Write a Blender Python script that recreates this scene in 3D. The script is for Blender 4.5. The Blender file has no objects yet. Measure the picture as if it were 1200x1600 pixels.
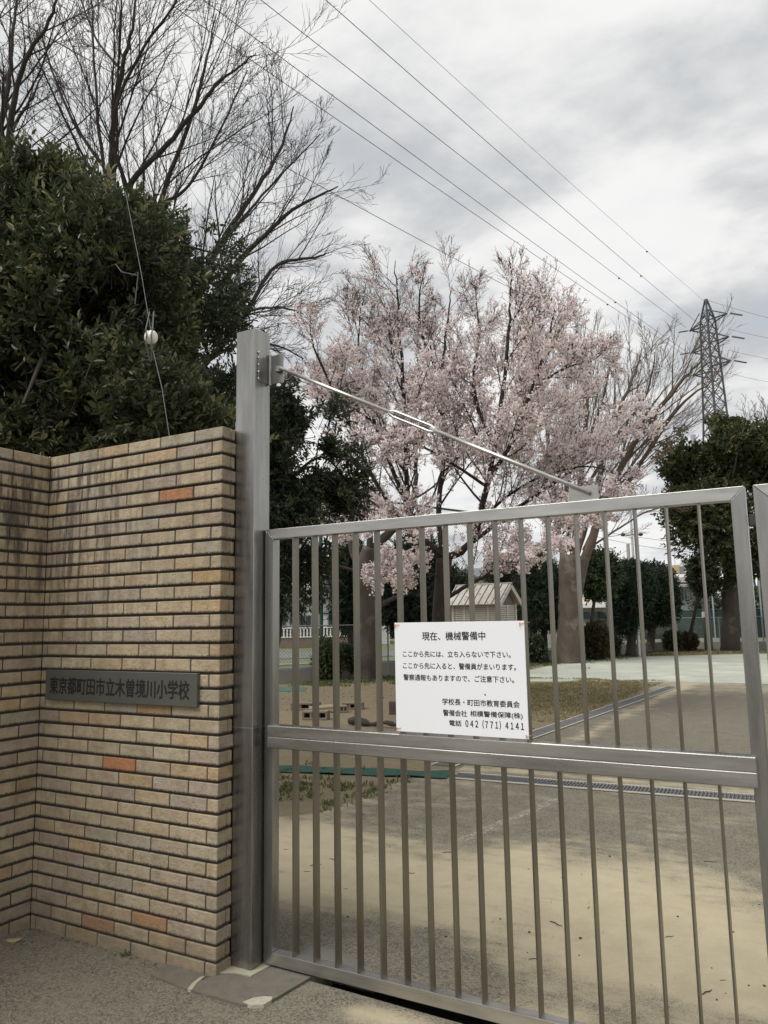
import bpy, math, random
import numpy as np
from mathutils import Vector, Matrix

SC = bpy.context.scene
COL = SC.collection
R = math.radians

# ------------------------------------------------------------------ camera
CAM = np.array([2.2788, -2.8624, 1.5])
CR = np.array([0.86766237, 0.49685789, -0.01715361])
CU = np.array([0.0843807, -0.11317549, 0.98998546])
CF = np.array([-0.48994072, 0.86042056, 0.14012333])
FPX = 1199.8
cam_d = bpy.data.cameras.new('camera')
cam = bpy.data.objects.new('camera', cam_d)
COL.objects.link(cam)
M4 = Matrix.Identity(4)
for i in range(3):
    M4[i][0], M4[i][1], M4[i][2], M4[i][3] = CR[i], CU[i], -CF[i], CAM[i]
cam.matrix_world = M4
cam_d.sensor_fit = 'VERTICAL'
cam_d.sensor_height = 24.0
cam_d.lens = FPX / 1600 * 24.0
cam_d.clip_start = 0.05
cam_d.clip_end = 3000
SC.camera = cam

def ray(x, y):
    return CF * FPX + CR * (x - 600) + CU * (800 - y)
def P(x, y, depth):
    """the point of the place seen at photo pixel x, y at a depth in metres"""
    return CAM + ray(x, y) * (depth / FPX)
def G(x, y, z=0.0):
    d = ray(x, y)
    return CAM + d * (z - CAM[2]) / d[2]
def proj(p):
    v = np.asarray(p) - CAM
    z = v @ CF
    return 600 + FPX * (v @ CR) / z, 800 - FPX * (v @ CU) / z

# ------------------------------------------------------------------ world, sun, exposure
SUN_EL, SUN_AZ = 55.0, 205.0      # azimuth measured from +y towards +x
w = bpy.data.worlds.new('World')
SC.world = w
w.use_nodes = True
nt = w.node_tree
for n in list(nt.nodes):
    nt.nodes.remove(n)
class NT:
    """tiny helper for node trees"""
    def __init__(s, nt): s.nt = nt
    def n(s, kind, ins=None, **props):
        nd = s.nt.nodes.new(kind)
        for k, v in props.items(): setattr(nd, k, v)
        for k, v in (ins or {}).items():
            if hasattr(v, 'is_output') or isinstance(v, bpy.types.NodeSocket): s.nt.links.new(v, nd.inputs[k])
            else: nd.inputs[k].default_value = v
        return nd
    def math(s, op, a, b=0.0, c=0.0, clamp=False):
        nd = s.n('ShaderNodeMath', {0: a, 1: b, 2: c}, operation=op, use_clamp=clamp)
        return nd.outputs[0]
    def mix(s, f, a, b, mode='MIX'):
        nd = s.n('ShaderNodeMix', data_type='RGBA', blend_type=mode)
        for k, v in ((0, f), (6, a), (7, b)):
            if isinstance(v, bpy.types.NodeSocket): s.nt.links.new(v, nd.inputs[k])
            else: nd.inputs[k].default_value = v if k == 0 or len(v) == 4 else (*v, 1)
        return nd.outputs[2]
    def noise(s, vec, scale, detail=4, rough=.55, dist=0.0):
        nd = s.n('ShaderNodeTexNoise', {'Scale': scale, 'Detail': detail, 'Roughness': rough, 'Distortion': dist})
        if vec is not None: s.nt.links.new(vec, nd.inputs['Vector'])
        return nd.outputs[0]
    def ramp(s, f, a, b, lo=0.0, hi=1.0):
        nd = s.n('ShaderNodeMapRange', {0: f, 1: a, 2: b, 3: lo, 4: hi}, interpolation_type='SMOOTHSTEP')
        return nd.outputs[0]
    def mapv(s, vec, scale=(1, 1, 1), loc=(0, 0, 0), rot=(0, 0, 0)):
        nd = s.n('ShaderNodeMapping', {'Scale': scale, 'Location': loc, 'Rotation': rot})
        s.nt.links.new(vec, nd.inputs['Vector'])
        return nd.outputs[0]
W = NT(nt)
tc = W.n('ShaderNodeTexCoord').outputs['Generated']
sky = W.n('ShaderNodeTexSky', sky_type='NISHITA', sun_disc=False, sun_elevation=R(SUN_EL), sun_rotation=R(SUN_AZ))
sep = W.n('ShaderNodeSeparateXYZ', {0: tc})
zc = W.math('MAXIMUM', W.math('ADD', sep.outputs[2], 0.16), 0.05)
cv = W.n('ShaderNodeCombineXYZ', {0: W.math('DIVIDE', sep.outputs[0], zc), 1: W.math('DIVIDE', sep.outputs[1], zc), 2: 0.0}).outputs[0]
cv = W.mapv(cv, scale=(1.0, 1.25, 1.0), rot=(0, 0, R(-32)), loc=(3.1, 1.7, 0))
big = W.noise(cv, 0.95, 5, .52, .35)
fine = W.noise(cv, 3.0, 6, .6, .2)
cl = W.math('ADD', W.math('MULTIPLY', big, .68), W.math('MULTIPLY', fine, .32))
dens = W.ramp(cl, .40, .56)
ccol = W.mix(dens, (2.70, 2.81, 2.95), (4.62, 4.60, 4.54))
thin = W.ramp(W.noise(W.mapv(cv, loc=(5, 9, 0)), 1.3, 4, .55), .58, .80)
ccol = W.mix(W.math('MULTIPLY', thin, .25), ccol, sky.outputs[0])
# bank of brighter cloud low over the horizon
low = W.ramp(sep.outputs[2], .02, .30, 1.0, 0.0)
ccol = W.mix(W.math('MULTIPLY', low, .35), ccol, (4.4, 4.45, 4.55))
bg = W.n('ShaderNodeBackground', {'Color': ccol, 'Strength': 0.1})
nt.links.new(bg.outputs[0], W.n('ShaderNodeOutputWorld').inputs[0])

sd = bpy.data.lights.new('sun', 'SUN')
sd.energy = 1.5
sd.angle = R(40)
sd.color = (1.0, .975, .94)
sun = bpy.data.objects.new('sun', sd)
COL.objects.link(sun)
sv = Vector((math.sin(R(SUN_AZ)) * math.cos(R(SUN_EL)), math.cos(R(SUN_AZ)) * math.cos(R(SUN_EL)), math.sin(R(SUN_EL))))
sun.rotation_euler = sv.to_track_quat('Z', 'Y').to_euler()
SC.view_settings.view_transform = 'Standard'
SC.view_settings.look = 'None'
SC.view_settings.exposure = 1.0
SC.view_settings.gamma = 1.0
SC.view_settings.use_curve_mapping = False
SC.cycles.max_bounces = 6
SC.cycles.transparent_max_bounces = 16

# ------------------------------------------------------------------ object helpers
def tag(o, label=None, cat=None, group=None, kind=None):
    if label: o['label'] = label
    if cat: o['category'] = cat
    if group: o['group'] = group
    if kind: o['kind'] = kind
    return o
def empty(name, loc, label, cat, group=None, kind=None, rz=0.0):
    o = bpy.data.objects.new(name, None)
    o.empty_display_size = .1
    o.location = loc
    o.rotation_euler = (0, 0, rz)
    COL.objects.link(o)
    return tag(o, label, cat, group, kind)

# chamfered box topology
def _chamfer_topo():
    idx, pos = {}, []
    for sx in (-1, 1):
        for sy in (-1, 1):
            for sz in (-1, 1):
                for a in range(3):
                    idx[(sx, sy, sz, a)] = len(pos)
                    pos.append(((sx, sy, sz), a))
    fs = []
    for a in range(3):
        b, c = (a + 1) % 3, (a + 2) % 3
        for s in (-1, 1):
            q = []
            for t, u in ((-1, -1), (1, -1), (1, 1), (-1, 1)):
                k = [0, 0, 0]; k[a] = s; k[b] = t; k[c] = u
                q.append(idx[(*k, a)])
            fs.append(q)
    for a in range(3):
        b, c = (a + 1) % 3, (a + 2) % 3
        for s in (-1, 1):
            for t in (-1, 1):
                k = [0, 0, 0]; k[b] = s; k[c] = t
                k0 = list(k); k0[a] = -1; k1 = list(k); k1[a] = 1
                fs.append([idx[(*k0, b)], idx[(*k1, b)], idx[(*k1, c)], idx[(*k0, c)]])
    for sx in (-1, 1):
        for sy in (-1, 1):
            for sz in (-1, 1):
                fs.append([idx[(sx, sy, sz, a)] for a in range(3)])
    V = np.array([[p[0][i] * (1 if p[1] == i else .9) for i in range(3)] for p in pos], float)
    out = []
    for f in fs:
        n = np.cross(V[f[1]] - V[f[0]], V[f[2]] - V[f[0]])
        out.append(f if n @ V[f].mean(0) > 0 else f[::-1])
    S = np.array([p[0] for p in pos], float)
    A = np.array([p[1] for p in pos])
    return S, A, out
_CS, _CA, _CFACES = _chamfer_topo()

class MB:
    """collects shapes, builds ONE mesh object"""
    def __init__(s):
        s.v, s.f, s.m, s.nv = [], [], [], 0
        s.fa = []            # per-face colour
    def add(s, V, F, mi=0, col=None):
        V = np.asarray(V, float)
        off = s.nv
        s.v.append(V); s.nv += len(V)
        s.f.extend([[i + off for i in f] for f in F])
        s.m.extend([mi] * len(F))
        s.fa.extend([col] * len(F))
        return s
    def box(s, lo, hi, bev=0.002, mi=0, col=None, mat=None):
        lo, hi = np.asarray(lo, float), np.asarray(hi, float)
        h = (hi - lo) / 2; c = (hi + lo) / 2
        b = min(bev, h.min() * .45)
        V = np.empty((24, 3))
        for i in range(3):
            V[:, i] = _CS[:, i] * np.where(_CA == i, h[i], h[i] - b)
        V = V + c
        if mat is not None: V = V @ np.asarray(mat)[:3, :3].T + np.asarray(mat)[:3, 3]
        return s.add(V, _CFACES, mi, col)
    def bar(s, a, b, wx, wz, bev=.002, mi=0, up=(0, 0, 1), col=None):
        a, b = np.asarray(a, float), np.asarray(b, float)
        d = b - a; L = np.linalg.norm(d); d /= L
        u = np.asarray(up, float)
        if abs(d @ u) > .99: u = np.array([0., 1, 0])
        sx = np.cross(u, d); sx /= np.linalg.norm(sx); uz = np.cross(d, sx)
        m = np.eye(4); m[:3, 0] = sx; m[:3, 1] = d; m[:3, 2] = uz; m[:3, 3] = (a + b) / 2
        return s.box((-wx / 2, -L / 2, -wz / 2), (wx / 2, L / 2, wz / 2), bev, mi, col, m)
    def tube(s, pts, rad, sides=8, mi=0, caps=True, col=None):
        pts = np.asarray(pts, float); n = len(pts)
        rad = np.full(n, rad) if np.isscalar(rad) else np.asarray(rad, float)
        T = np.gradient(pts, axis=0); T /= np.linalg.norm(T, axis=1)[:, None] + 1e-12
        ref = np.array([0., 0, 1]) if abs(T[0][2]) < .9 else np.array([1., 0, 0])
        X = np.cross(ref, T[0]); X /= np.linalg.norm(X)
        ang = np.arange(sides) * 2 * math.pi / sides
        ca, sa = np.cos(ang)[:, None], np.sin(ang)[:, None]
        V = np.empty((n, sides, 3))
        for i in range(n):
            X = X - T[i] * (X @ T[i]); X /= np.linalg.norm(X) + 1e-12
            Y = np.cross(T[i], X)
            V[i] = pts[i] + rad[i] * (ca * X + sa * Y)
        F = []
        for i in range(n - 1):
            for j in range(sides):
                k = (j + 1) % sides
                F.append([i * sides + j, i * sides + k, (i + 1) * sides + k, (i + 1) * sides + j])
        if caps:
            F.append(list(range(sides))[::-1]); F.append([(n - 1) * sides + j for j in range(sides)])
        return s.add(V.reshape(-1, 3), F, mi, col)
    def ell(s, c, r, seg=16, rings=10, mi=0, fn=None):
        V, F = [], []
        for i in range(rings + 1):
            t = math.pi * i / rings
            for j in range(seg):
                p = 2 * math.pi * j / seg
                d = np.array([math.sin(t) * math.cos(p), math.sin(t) * math.sin(p), math.cos(t)])
                k = fn(d) if fn else 1.0
                V.append(np.asarray(c) + d * np.asarray(r) * k)
        for i in range(rings):
            for j in range(seg):
                k = (j + 1) % seg
                F.append([i * seg + j, (i + 1) * seg + j, (i + 1) * seg + k, i * seg + k])
        return s.add(V, F, mi)
    def build(s, name, mats, parent=None, smooth=False, origin=None, colname=None):
        V = np.concatenate(s.v) if s.v else np.zeros((0, 3))
        if parent is not None:
            V = V - np.array(parent_world(parent))
        elif origin is not None:
            V = V - np.asarray(origin)
        me = bpy.data.meshes.new(name)
        me.from_pydata(V.tolist(), [], s.f)
        mats = mats if isinstance(mats, (list, tuple)) else [mats]
        for m in mats: me.materials.append(m)
        if len(mats) > 1: me.polygons.foreach_set('material_index', np.array(s.m, dtype=np.int32))
        if smooth: me.polygons.foreach_set('use_smooth', np.ones(len(me.polygons), dtype=bool))
        if colname:
            at = me.attributes.new(colname, 'FLOAT_COLOR', 'FACE')
            c = np.array([(*(k or (1, 1, 1)), 1) for k in s.fa], np.float32)
            at.data.foreach_set('color', c.ravel())
        me.update()
        o = bpy.data.objects.new(name, me)
        COL.objects.link(o)
        if parent is not None: o.parent = parent
        elif origin is not None: o.location = origin
        return o
def parent_world(o):
    p = Vector((0, 0, 0))
    while o is not None:
        p = p + o.location; o = o.parent
    return p

def fast_mesh(name, V, loops_per_face, mat, parent=None, cols=None, colname='rnd', origin=None, smooth=False):
    """V: (nfaces*k, 3) unshared faces, k verts each"""
    k = loops_per_face
    V = np.asarray(V, np.float32)
    if parent is not None: V = V - np.array(parent_world(parent), np.float32)
    n = len(V); nf = n // k
    me = bpy.data.meshes.new(name)
    me.vertices.add(n); me.vertices.foreach_set('co', V.ravel())
    me.loops.add(n); me.loops.foreach_set('vertex_index', np.arange(n, dtype=np.int32))
    me.polygons.add(nf)
    me.polygons.foreach_set('loop_start', np.arange(0, n, k, dtype=np.int32))
    me.polygons.foreach_set('loop_total', np.full(nf, k, dtype=np.int32))
    if cols is not None:
        at = me.attributes.new(colname, 'FLOAT', 'FACE')
        at.data.foreach_set('value', np.asarray(cols, np.float32))
    me.materials.append(mat)
    me.update(calc_edges=True)
    o = bpy.data.objects.new(name, me)
    COL.objects.link(o)
    if parent is not None: o.parent = parent
    return o

# ------------------------------------------------------------------ materials
def material(name, fn):
    m = bpy.data.materials.new(name)
    m.use_nodes = True
    t = m.node_tree
    for n in list(t.nodes): t.nodes.remove(n)
    k = NT(t)
    out = t.nodes.new('ShaderNodeOutputMaterial')
    b = t.nodes.new('ShaderNodeBsdfPrincipled')
    t.links.new(b.outputs[0], out.inputs[0])
    k.b = b; k.out = out
    k.co = k.n('ShaderNodeTexCoord').outputs['Object']
    k.pos = k.n('ShaderNodeNewGeometry').outputs['Position']
    fn(k)
    return m
def setb(k, **kw):
    names = dict(col='Base Color', rough='Roughness', metal='Metallic', normal='Normal', spec='Specular IOR Level', trans='Transmission Weight', alpha='Alpha', aniso='Anisotropic', coat='Coat Weight')
    for a, v in kw.items():
        s = k.b.inputs[names[a]]
        if isinstance(v, bpy.types.NodeSocket): k.nt.links.new(v, s)
        elif a == 'col' and len(v) == 3: s.default_value = (*v, 1)
        else: s.default_value = v
def bump(k, h, strength=.3, dist=.01):
    return k.n('ShaderNodeBump', {'Height': h, 'Strength': strength, 'Distance': dist}).outputs[0]

def plain(name, col, rough=.6, metal=0.0, var=.12, scale=6.0, bmp=0.0):
    def f(k):
        n = k.noise(k.pos, scale, 5, .6)
        c = k.mix(n, tuple(x * (1 - var) for x in col), tuple(min(1, x * (1 + var)) for x in col))
        setb(k, col=c, rough=rough, metal=metal)
        if bmp: setb(k, normal=bump(k, k.noise(k.pos, scale * 8, 4, .6), bmp, .01))
    return material(name, f)

def steel_mat(name, col, along, rough=.24, dirt=.35):
    """brushed stainless steel, the grain running along axis 'along'"""
    def f(k):
        sc = [220, 220, 220]; sc[along] = 3.0
        grain = k.noise(k.mapv(k.pos, scale=sc), 1.0, 3, .6)
        sc2 = [14, 14, 14]; sc2[along] = 1.6
        blot = k.noise(k.mapv(k.pos, scale=sc2), 1.0, 5, .62)
        spots = k.ramp(k.noise(k.pos, 60, 4, .7), .60, .74)
        c = k.mix(k.ramp(blot, .25, .75), tuple(x * .68 for x in col), tuple(min(1, x * 1.22) for x in col))
        c = k.mix(k.math('MULTIPLY', spots, dirt), c, (.16, .12, .08))
        c = k.mix(k.math('MULTIPLY', grain, .25), c, tuple(x * .7 for x in col))
        r = k.math('ADD', k.math('MULTIPLY', blot, .22), rough - .06)
        r = k.math('ADD', r, k.math('MULTIPLY', spots, .25))
        setb(k, col=c, rough=r, metal=.9, normal=bump(k, grain, .12, .002))
    return material(name, f)
STEEL_X = steel_mat('brushed steel along x', (.48, .47, .445), 0)
STEEL_Z = steel_mat('brushed steel along z', (.335, .33, .315), 2)
STEEL_BAR = steel_mat('brushed steel of bars', (.23, .21, .17), 2, .33)
STEEL_ROD = steel_mat('polished steel rod', (.60, .585, .56), 0, .33, .2)
PLAQUE = plain('dark bronze plate', (.135, .137, .122), .36, .45, .2, 5)
INK = plain('black lettering', (.012, .012, .014), .55, 0, .1)
WHITE_PANEL = plain('white sign panel', (.80, .81, .83), .35, 0, .02, 3)
COPPER = plain('copper wire', (.55, .22, .07), .4, .6, .2)
DARKMETAL = plain('dark metal', (.05, .05, .05), .5, .4)
GALV = plain('galvanised steel', (.30, .33, .35), .45, .7, .2, 12)
CONC = plain('grey concrete', (.30, .285, .25), .85, 0, .25, 7, .3)
CONC_D = plain('dark weathered concrete', (.15, .142, .125), .9, 0, .3, 9, .4)
MORTAR_LINE = plain('pale mortar', (.36, .33, .25), .9, 0, .25, 25, .3)
WHITEPAINT = plain('white paint', (.72, .71, .68), .6, 0, .08, 4)
CREAM = plain('cream render', (.62, .57, .45), .7, 0, .08, 3)
GLASS_D = plain('dark window glass', (.06, .075, .085), .12, 0, .2, 2)
ROOF_G = plain('grey roof tiles', (.16, .165, .175), .6, 0, .2, 5)
ROOF_P = plain('pale roof', (.52, .48, .46), .6, 0, .1, 5)
GREENPOST = plain('green painted steel', (.03, .085, .06), .5, .2, .2)
WIRE = plain('wire', (.11, .115, .12), .6, .2, .1)
WIRE_G = plain('galvanised wire', (.13, .14, .14), .5, .5, .1)
PORCELAIN = plain('white porcelain', (.74, .73, .69), .25, 0, .06)

def f_brick(k):
    a = k.n('ShaderNodeAttribute', attribute_name='bcol').outputs['Color']
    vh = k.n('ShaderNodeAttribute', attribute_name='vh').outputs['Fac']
    sp = k.noise(k.pos, 190, 4, .75)
    pit = k.ramp(sp, .57, .68)
    blot = k.noise(k.pos, 16, 5, .62)
    c = k.mix(k.ramp(blot, .3, .75), a, k.mix(.6, a, (.27, .19, .11)))
    c = k.mix(k.math('MULTIPLY', pit, .62), c, (.09, .085, .06))
    lightg = k.ramp(k.noise(k.mapv(k.pos, loc=(3, 1, 7)), 260, 3, .7), .60, .72)
    c = k.mix(k.math('MULTIPLY', lightg, .30), c, (.60, .54, .40))
    # grime and painted under-edge shade along the lower edge of every brick, ragged
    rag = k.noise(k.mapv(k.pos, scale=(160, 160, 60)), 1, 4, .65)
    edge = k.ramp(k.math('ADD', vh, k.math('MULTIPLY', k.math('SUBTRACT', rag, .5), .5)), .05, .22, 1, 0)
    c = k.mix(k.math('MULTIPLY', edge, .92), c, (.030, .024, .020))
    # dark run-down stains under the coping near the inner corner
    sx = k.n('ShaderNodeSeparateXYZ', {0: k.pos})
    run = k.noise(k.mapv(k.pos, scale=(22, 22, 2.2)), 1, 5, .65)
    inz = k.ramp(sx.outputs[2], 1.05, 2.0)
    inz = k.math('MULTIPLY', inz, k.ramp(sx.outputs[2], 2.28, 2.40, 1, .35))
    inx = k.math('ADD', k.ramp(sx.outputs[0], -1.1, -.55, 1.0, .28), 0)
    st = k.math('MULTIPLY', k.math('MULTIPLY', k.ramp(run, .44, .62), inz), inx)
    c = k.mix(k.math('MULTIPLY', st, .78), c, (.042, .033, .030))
    run2 = k.noise(k.mapv(k.pos, scale=(9, 9, 5)), 1, 5, .6)
    c = k.mix(k.math('MULTIPLY', k.ramp(run2, .55, .75), .40), c, (.15, .12, .085))
    foot = k.ramp(k.math('ADD', sx.outputs[2], k.math('MULTIPLY', run2, .3)), .14, .42, 1, 0)
    c = k.mix(k.math('MULTIPLY', foot, .45), c, (.12, .10, .075))
    h = k.math('ADD', k.math('MULTIPLY', sp, .6), k.math('MULTIPLY', k.noise(k.pos, 60, 4, .6), 1.0))
    setb(k, col=c, rough=.85, normal=bump(k, h, 1.0, .008))
BRICK = material('buff brick', f_brick)
def f_mortar(k):
    n = k.noise(k.pos, 120, 4, .7)
    setb(k, col=k.mix(n, (.035, .029, .026), (.105, .088, .074)), rough=.95, normal=bump(k, n, .6, .005))
MORTAR = material('dark raked mortar', f_mortar)

def f_leaf(cols, gloss=.38, trans=.15, warm=None):
    def f(k):
        r = k.n('ShaderNodeAttribute', attribute_name='rnd').outputs['Fac']
        c = k.mix(r, cols[0], cols[1])
        if len(cols) > 2: c = k.mix(k.ramp(r, .80, 1.0), c, cols[2])
        setb(k, col=c, rough=gloss, spec=.45)
        tr = k.n('ShaderNodeBsdfTranslucent', {'Color': c})
        mx = k.n('ShaderNodeMixShader', {0: trans})
        k.nt.links.new(k.b.outputs[0], mx.inputs[1]); k.nt.links.new(tr.outputs[0], mx.inputs[2])
        k.nt.links.new(mx.outputs[0], k.out.inputs[0])
    return f
LEAF_OAK = material('evergreen oak leaves', f_leaf([(.042, .056, .026), (.098, .110, .046), (.27, .255, .125)], .36, .3))
LEAF_DARK = material('dark evergreen leaves', f_leaf([(.033, .049, .027), (.074, .094, .045), (.13, .15, .068)], .38, .25))
LEAF_OLIVE = material('olive green leaves', f_leaf([(.040, .052, .020), (.085, .095, .035), (.14, .135, .05)], .5, .25))
LEAF_CONIFER = material('conifer needles', f_leaf([(.014, .028, .015), (.032, .052, .024), (.05, .075, .03)], .6, .1))
LEAF_BUSH = material('bush leaves', f_leaf([(.035, .055, .02), (.075, .10, .035), (.12, .14, .05)], .5, .2))
LEAF_RED = material('reddish bush leaves', f_leaf([(.045, .045, .018), (.085, .065, .028), (.14, .09, .04)], .5, .2))
PETAL = material('cherry petals', f_leaf([(.92, .80, .785), (.955, .89, .875), (.97, .94, .925)], .6, .55))
BUD = material('cherry calyx and buds', f_leaf([(.16, .07, .06), (.28, .14, .10)], .6, .2))
GRASS_G = material('green grass blades', f_leaf([(.06, .085, .025), (.12, .14, .045), (.22, .20, .09)], .6, .25))
GRASS_D = material('dry lawn blades', f_leaf([(.20, .18, .08), (.33, .28, .15), (.42, .36, .21)], .7, .25))

def bark(name, a, b, sc=12, stretch=.25):
    def f(k):
        n = k.noise(k.mapv(k.pos, scale=(1, 1, stretch)), sc, 6, .7)
        l = k.ramp(k.noise(k.pos, sc * .35, 4, .6), .56, .66)
        c = k.mix(n, a, b)
        c = k.mix(k.math('MULTIPLY', l, .45), c, tuple(min(1, x * 1.5 + .01) for x in b))
        setb(k, col=c, rough=.9, normal=bump(k, n, .7, .03))
    return material(name, f)
BARK_CHERRY = bark('cherry bark', (.018, .014, .012), (.055, .043, .036))
BARK_ZELK = bark('zelkova bark', (.024, .019, .015), (.155, .128, .10), 5, .5)
BARK_OLD = bark('mottled old bark', (.016, .013, .011), (.115, .096, .076), 6, .4)
BARK_BARE = bark('bare grey branches', (.022, .018, .015), (.055, .045, .038))
BARK_TWIG = bark('brown twigs', (.075, .054, .040), (.15, .11, .08))
BARK_DARK = bark('dark trunk', (.02, .017, .013), (.05, .04, .03))

# ------------------------------------------------------------------ noise for masks
_rs = np.random.RandomState(7)
_lat = _rs.rand(64, 64, 64).astype(np.float32)
def vnoise(p, scale=1.0, octv=3):
    p = np.asarray(p, float) * scale
    if p.shape[-1] == 2: p = np.concatenate([p, np.zeros((*p.shape[:-1], 1))], -1)
    tot, amp, s = 0, 1.0, 0
    for o in range(octv):
        q = p * 2 ** o + 17.3 * o
        i = np.floor(q).astype(int); f = q - i
        f = f * f * (3 - 2 * f)
        r = 0
        for a in (0, 1):
            for b in (0, 1):
                for c in (0, 1):
                    wgt = (f[..., 0] if a else 1 - f[..., 0]) * (f[..., 1] if b else 1 - f[..., 1]) * (f[..., 2] if c else 1 - f[..., 2])
                    r = r + wgt * _lat[(i[..., 0] + a) % 64, (i[..., 1] + b) % 64, (i[..., 2] + c) % 64]
        tot = tot + amp * r; s += amp; amp *= .5
    return tot / s
def sst(x, a, b):
    t = np.clip((x - a) / (b - a), 0, 1)
    return t * t * (3 - 2 * t)

# ------------------------------------------------------------------ the ground
def hz(x, y):
    """height of the ground: level yard, a slight dip of the drive at the gate"""
    x = np.asarray(x, float); y = np.asarray(y, float)
    return -.012 * sst(x, .1, 1.2) * (1 - sst(y, .3, 2.5)) - .02 * sst(-y, .5, 2.5)

def f_ground(k):
    A = lambda n: k.n('ShaderNodeAttribute', attribute_name=n).outputs['Fac']
    sand, dirt, grass = A('sand'), A('dirt'), A('grass')
    p = k.pos
    n_big = k.noise(p, 1.3, 6, .6, .4)
    n_mid = k.noise(p, 5.0, 6, .65)
    n_fin = k.noise(p, 60, 4, .7)
    vor = k.n('ShaderNodeTexVoronoi', {'Vector': p, 'Scale': 120.0}).outputs['Color']
    vor = k.n('ShaderNodeSeparateColor', {0: vor}).outputs[0]
    agg = k.noise(p, 210, 3, .75)
    asp = k.mix(vor, (.042, .039, .030), (.195, .178, .135))
    asp = k.mix(k.ramp(agg, .52, .66), asp, (.33, .30, .235))
    asp = k.mix(k.math('MULTIPLY', k.ramp(n_mid, .3, .75), .45), asp, (.215, .188, .14))
    sandc = k.mix(n_fin, (.43, .37, .25), (.52, .45, .31))
    sandc = k.mix(k.math('MULTIPLY', k.ramp(n_mid, .35, .7), .5), sandc, (.34, .29, .195))
    smear = k.noise(k.mapv(p, scale=(1.1, 4.2, 1)), 1.6, 5, .65)
    e = k.math('ADD', k.math('MULTIPLY', k.math('ADD', k.math('SUBTRACT', n_big, .5), k.math('SUBTRACT', smear, .5)), .62), k.math('MULTIPLY', k.math('SUBTRACT', n_mid, .5), .7))
    e = k.math('ADD', e, k.math('MULTIPLY', k.math('SUBTRACT', agg, .5), .7))
    sm = k.ramp(k.math('ADD', sand, e), .28, .84)
    c = k.mix(k.math('MULTIPLY', sm, .90), asp, sandc)
    dirtc = k.mix(n_mid, (.115, .088, .054), (.25, .205, .130))
    dirtc = k.mix(k.ramp(n_fin, .55, .72), dirtc, (.065, .050, .032))
    dm = k.ramp(k.math('ADD', dirt, k.math('MULTIPLY', e, .5)), .42, .58)
    c = k.mix(dm, c, dirtc)
    gc = k.mix(n_fin, (.15, .145, .06), (.31, .27, .14))
    gm = k.ramp(k.math('ADD', grass, k.math('MULTIPLY', e, .9)), .42, .70)
    c = k.mix(k.math('MULTIPLY', gm, .9), c, gc)
    peb = k.ramp(k.noise(p, 33, 2, .5), .76, .80)
    c = k.mix(k.math('MULTIPLY', peb, .6), c, (.06, .05, .04))
    hb = k.math('ADD', k.math('MULTIPLY', agg, .5), k.math('MULTIPLY', vor, .5))
    hb = k.math('MULTIPLY', hb, k.math('SUBTRACT', 1.0, k.math('MULTIPLY', sm, .8)))
    hb = k.math('ADD', hb, k.math('MULTIPLY', n_mid, .8))
    setb(k, col=c, rough=.92, spec=.3, normal=bump(k, hb, .45, .008))
GROUND_M = material('yard ground', f_ground)

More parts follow.
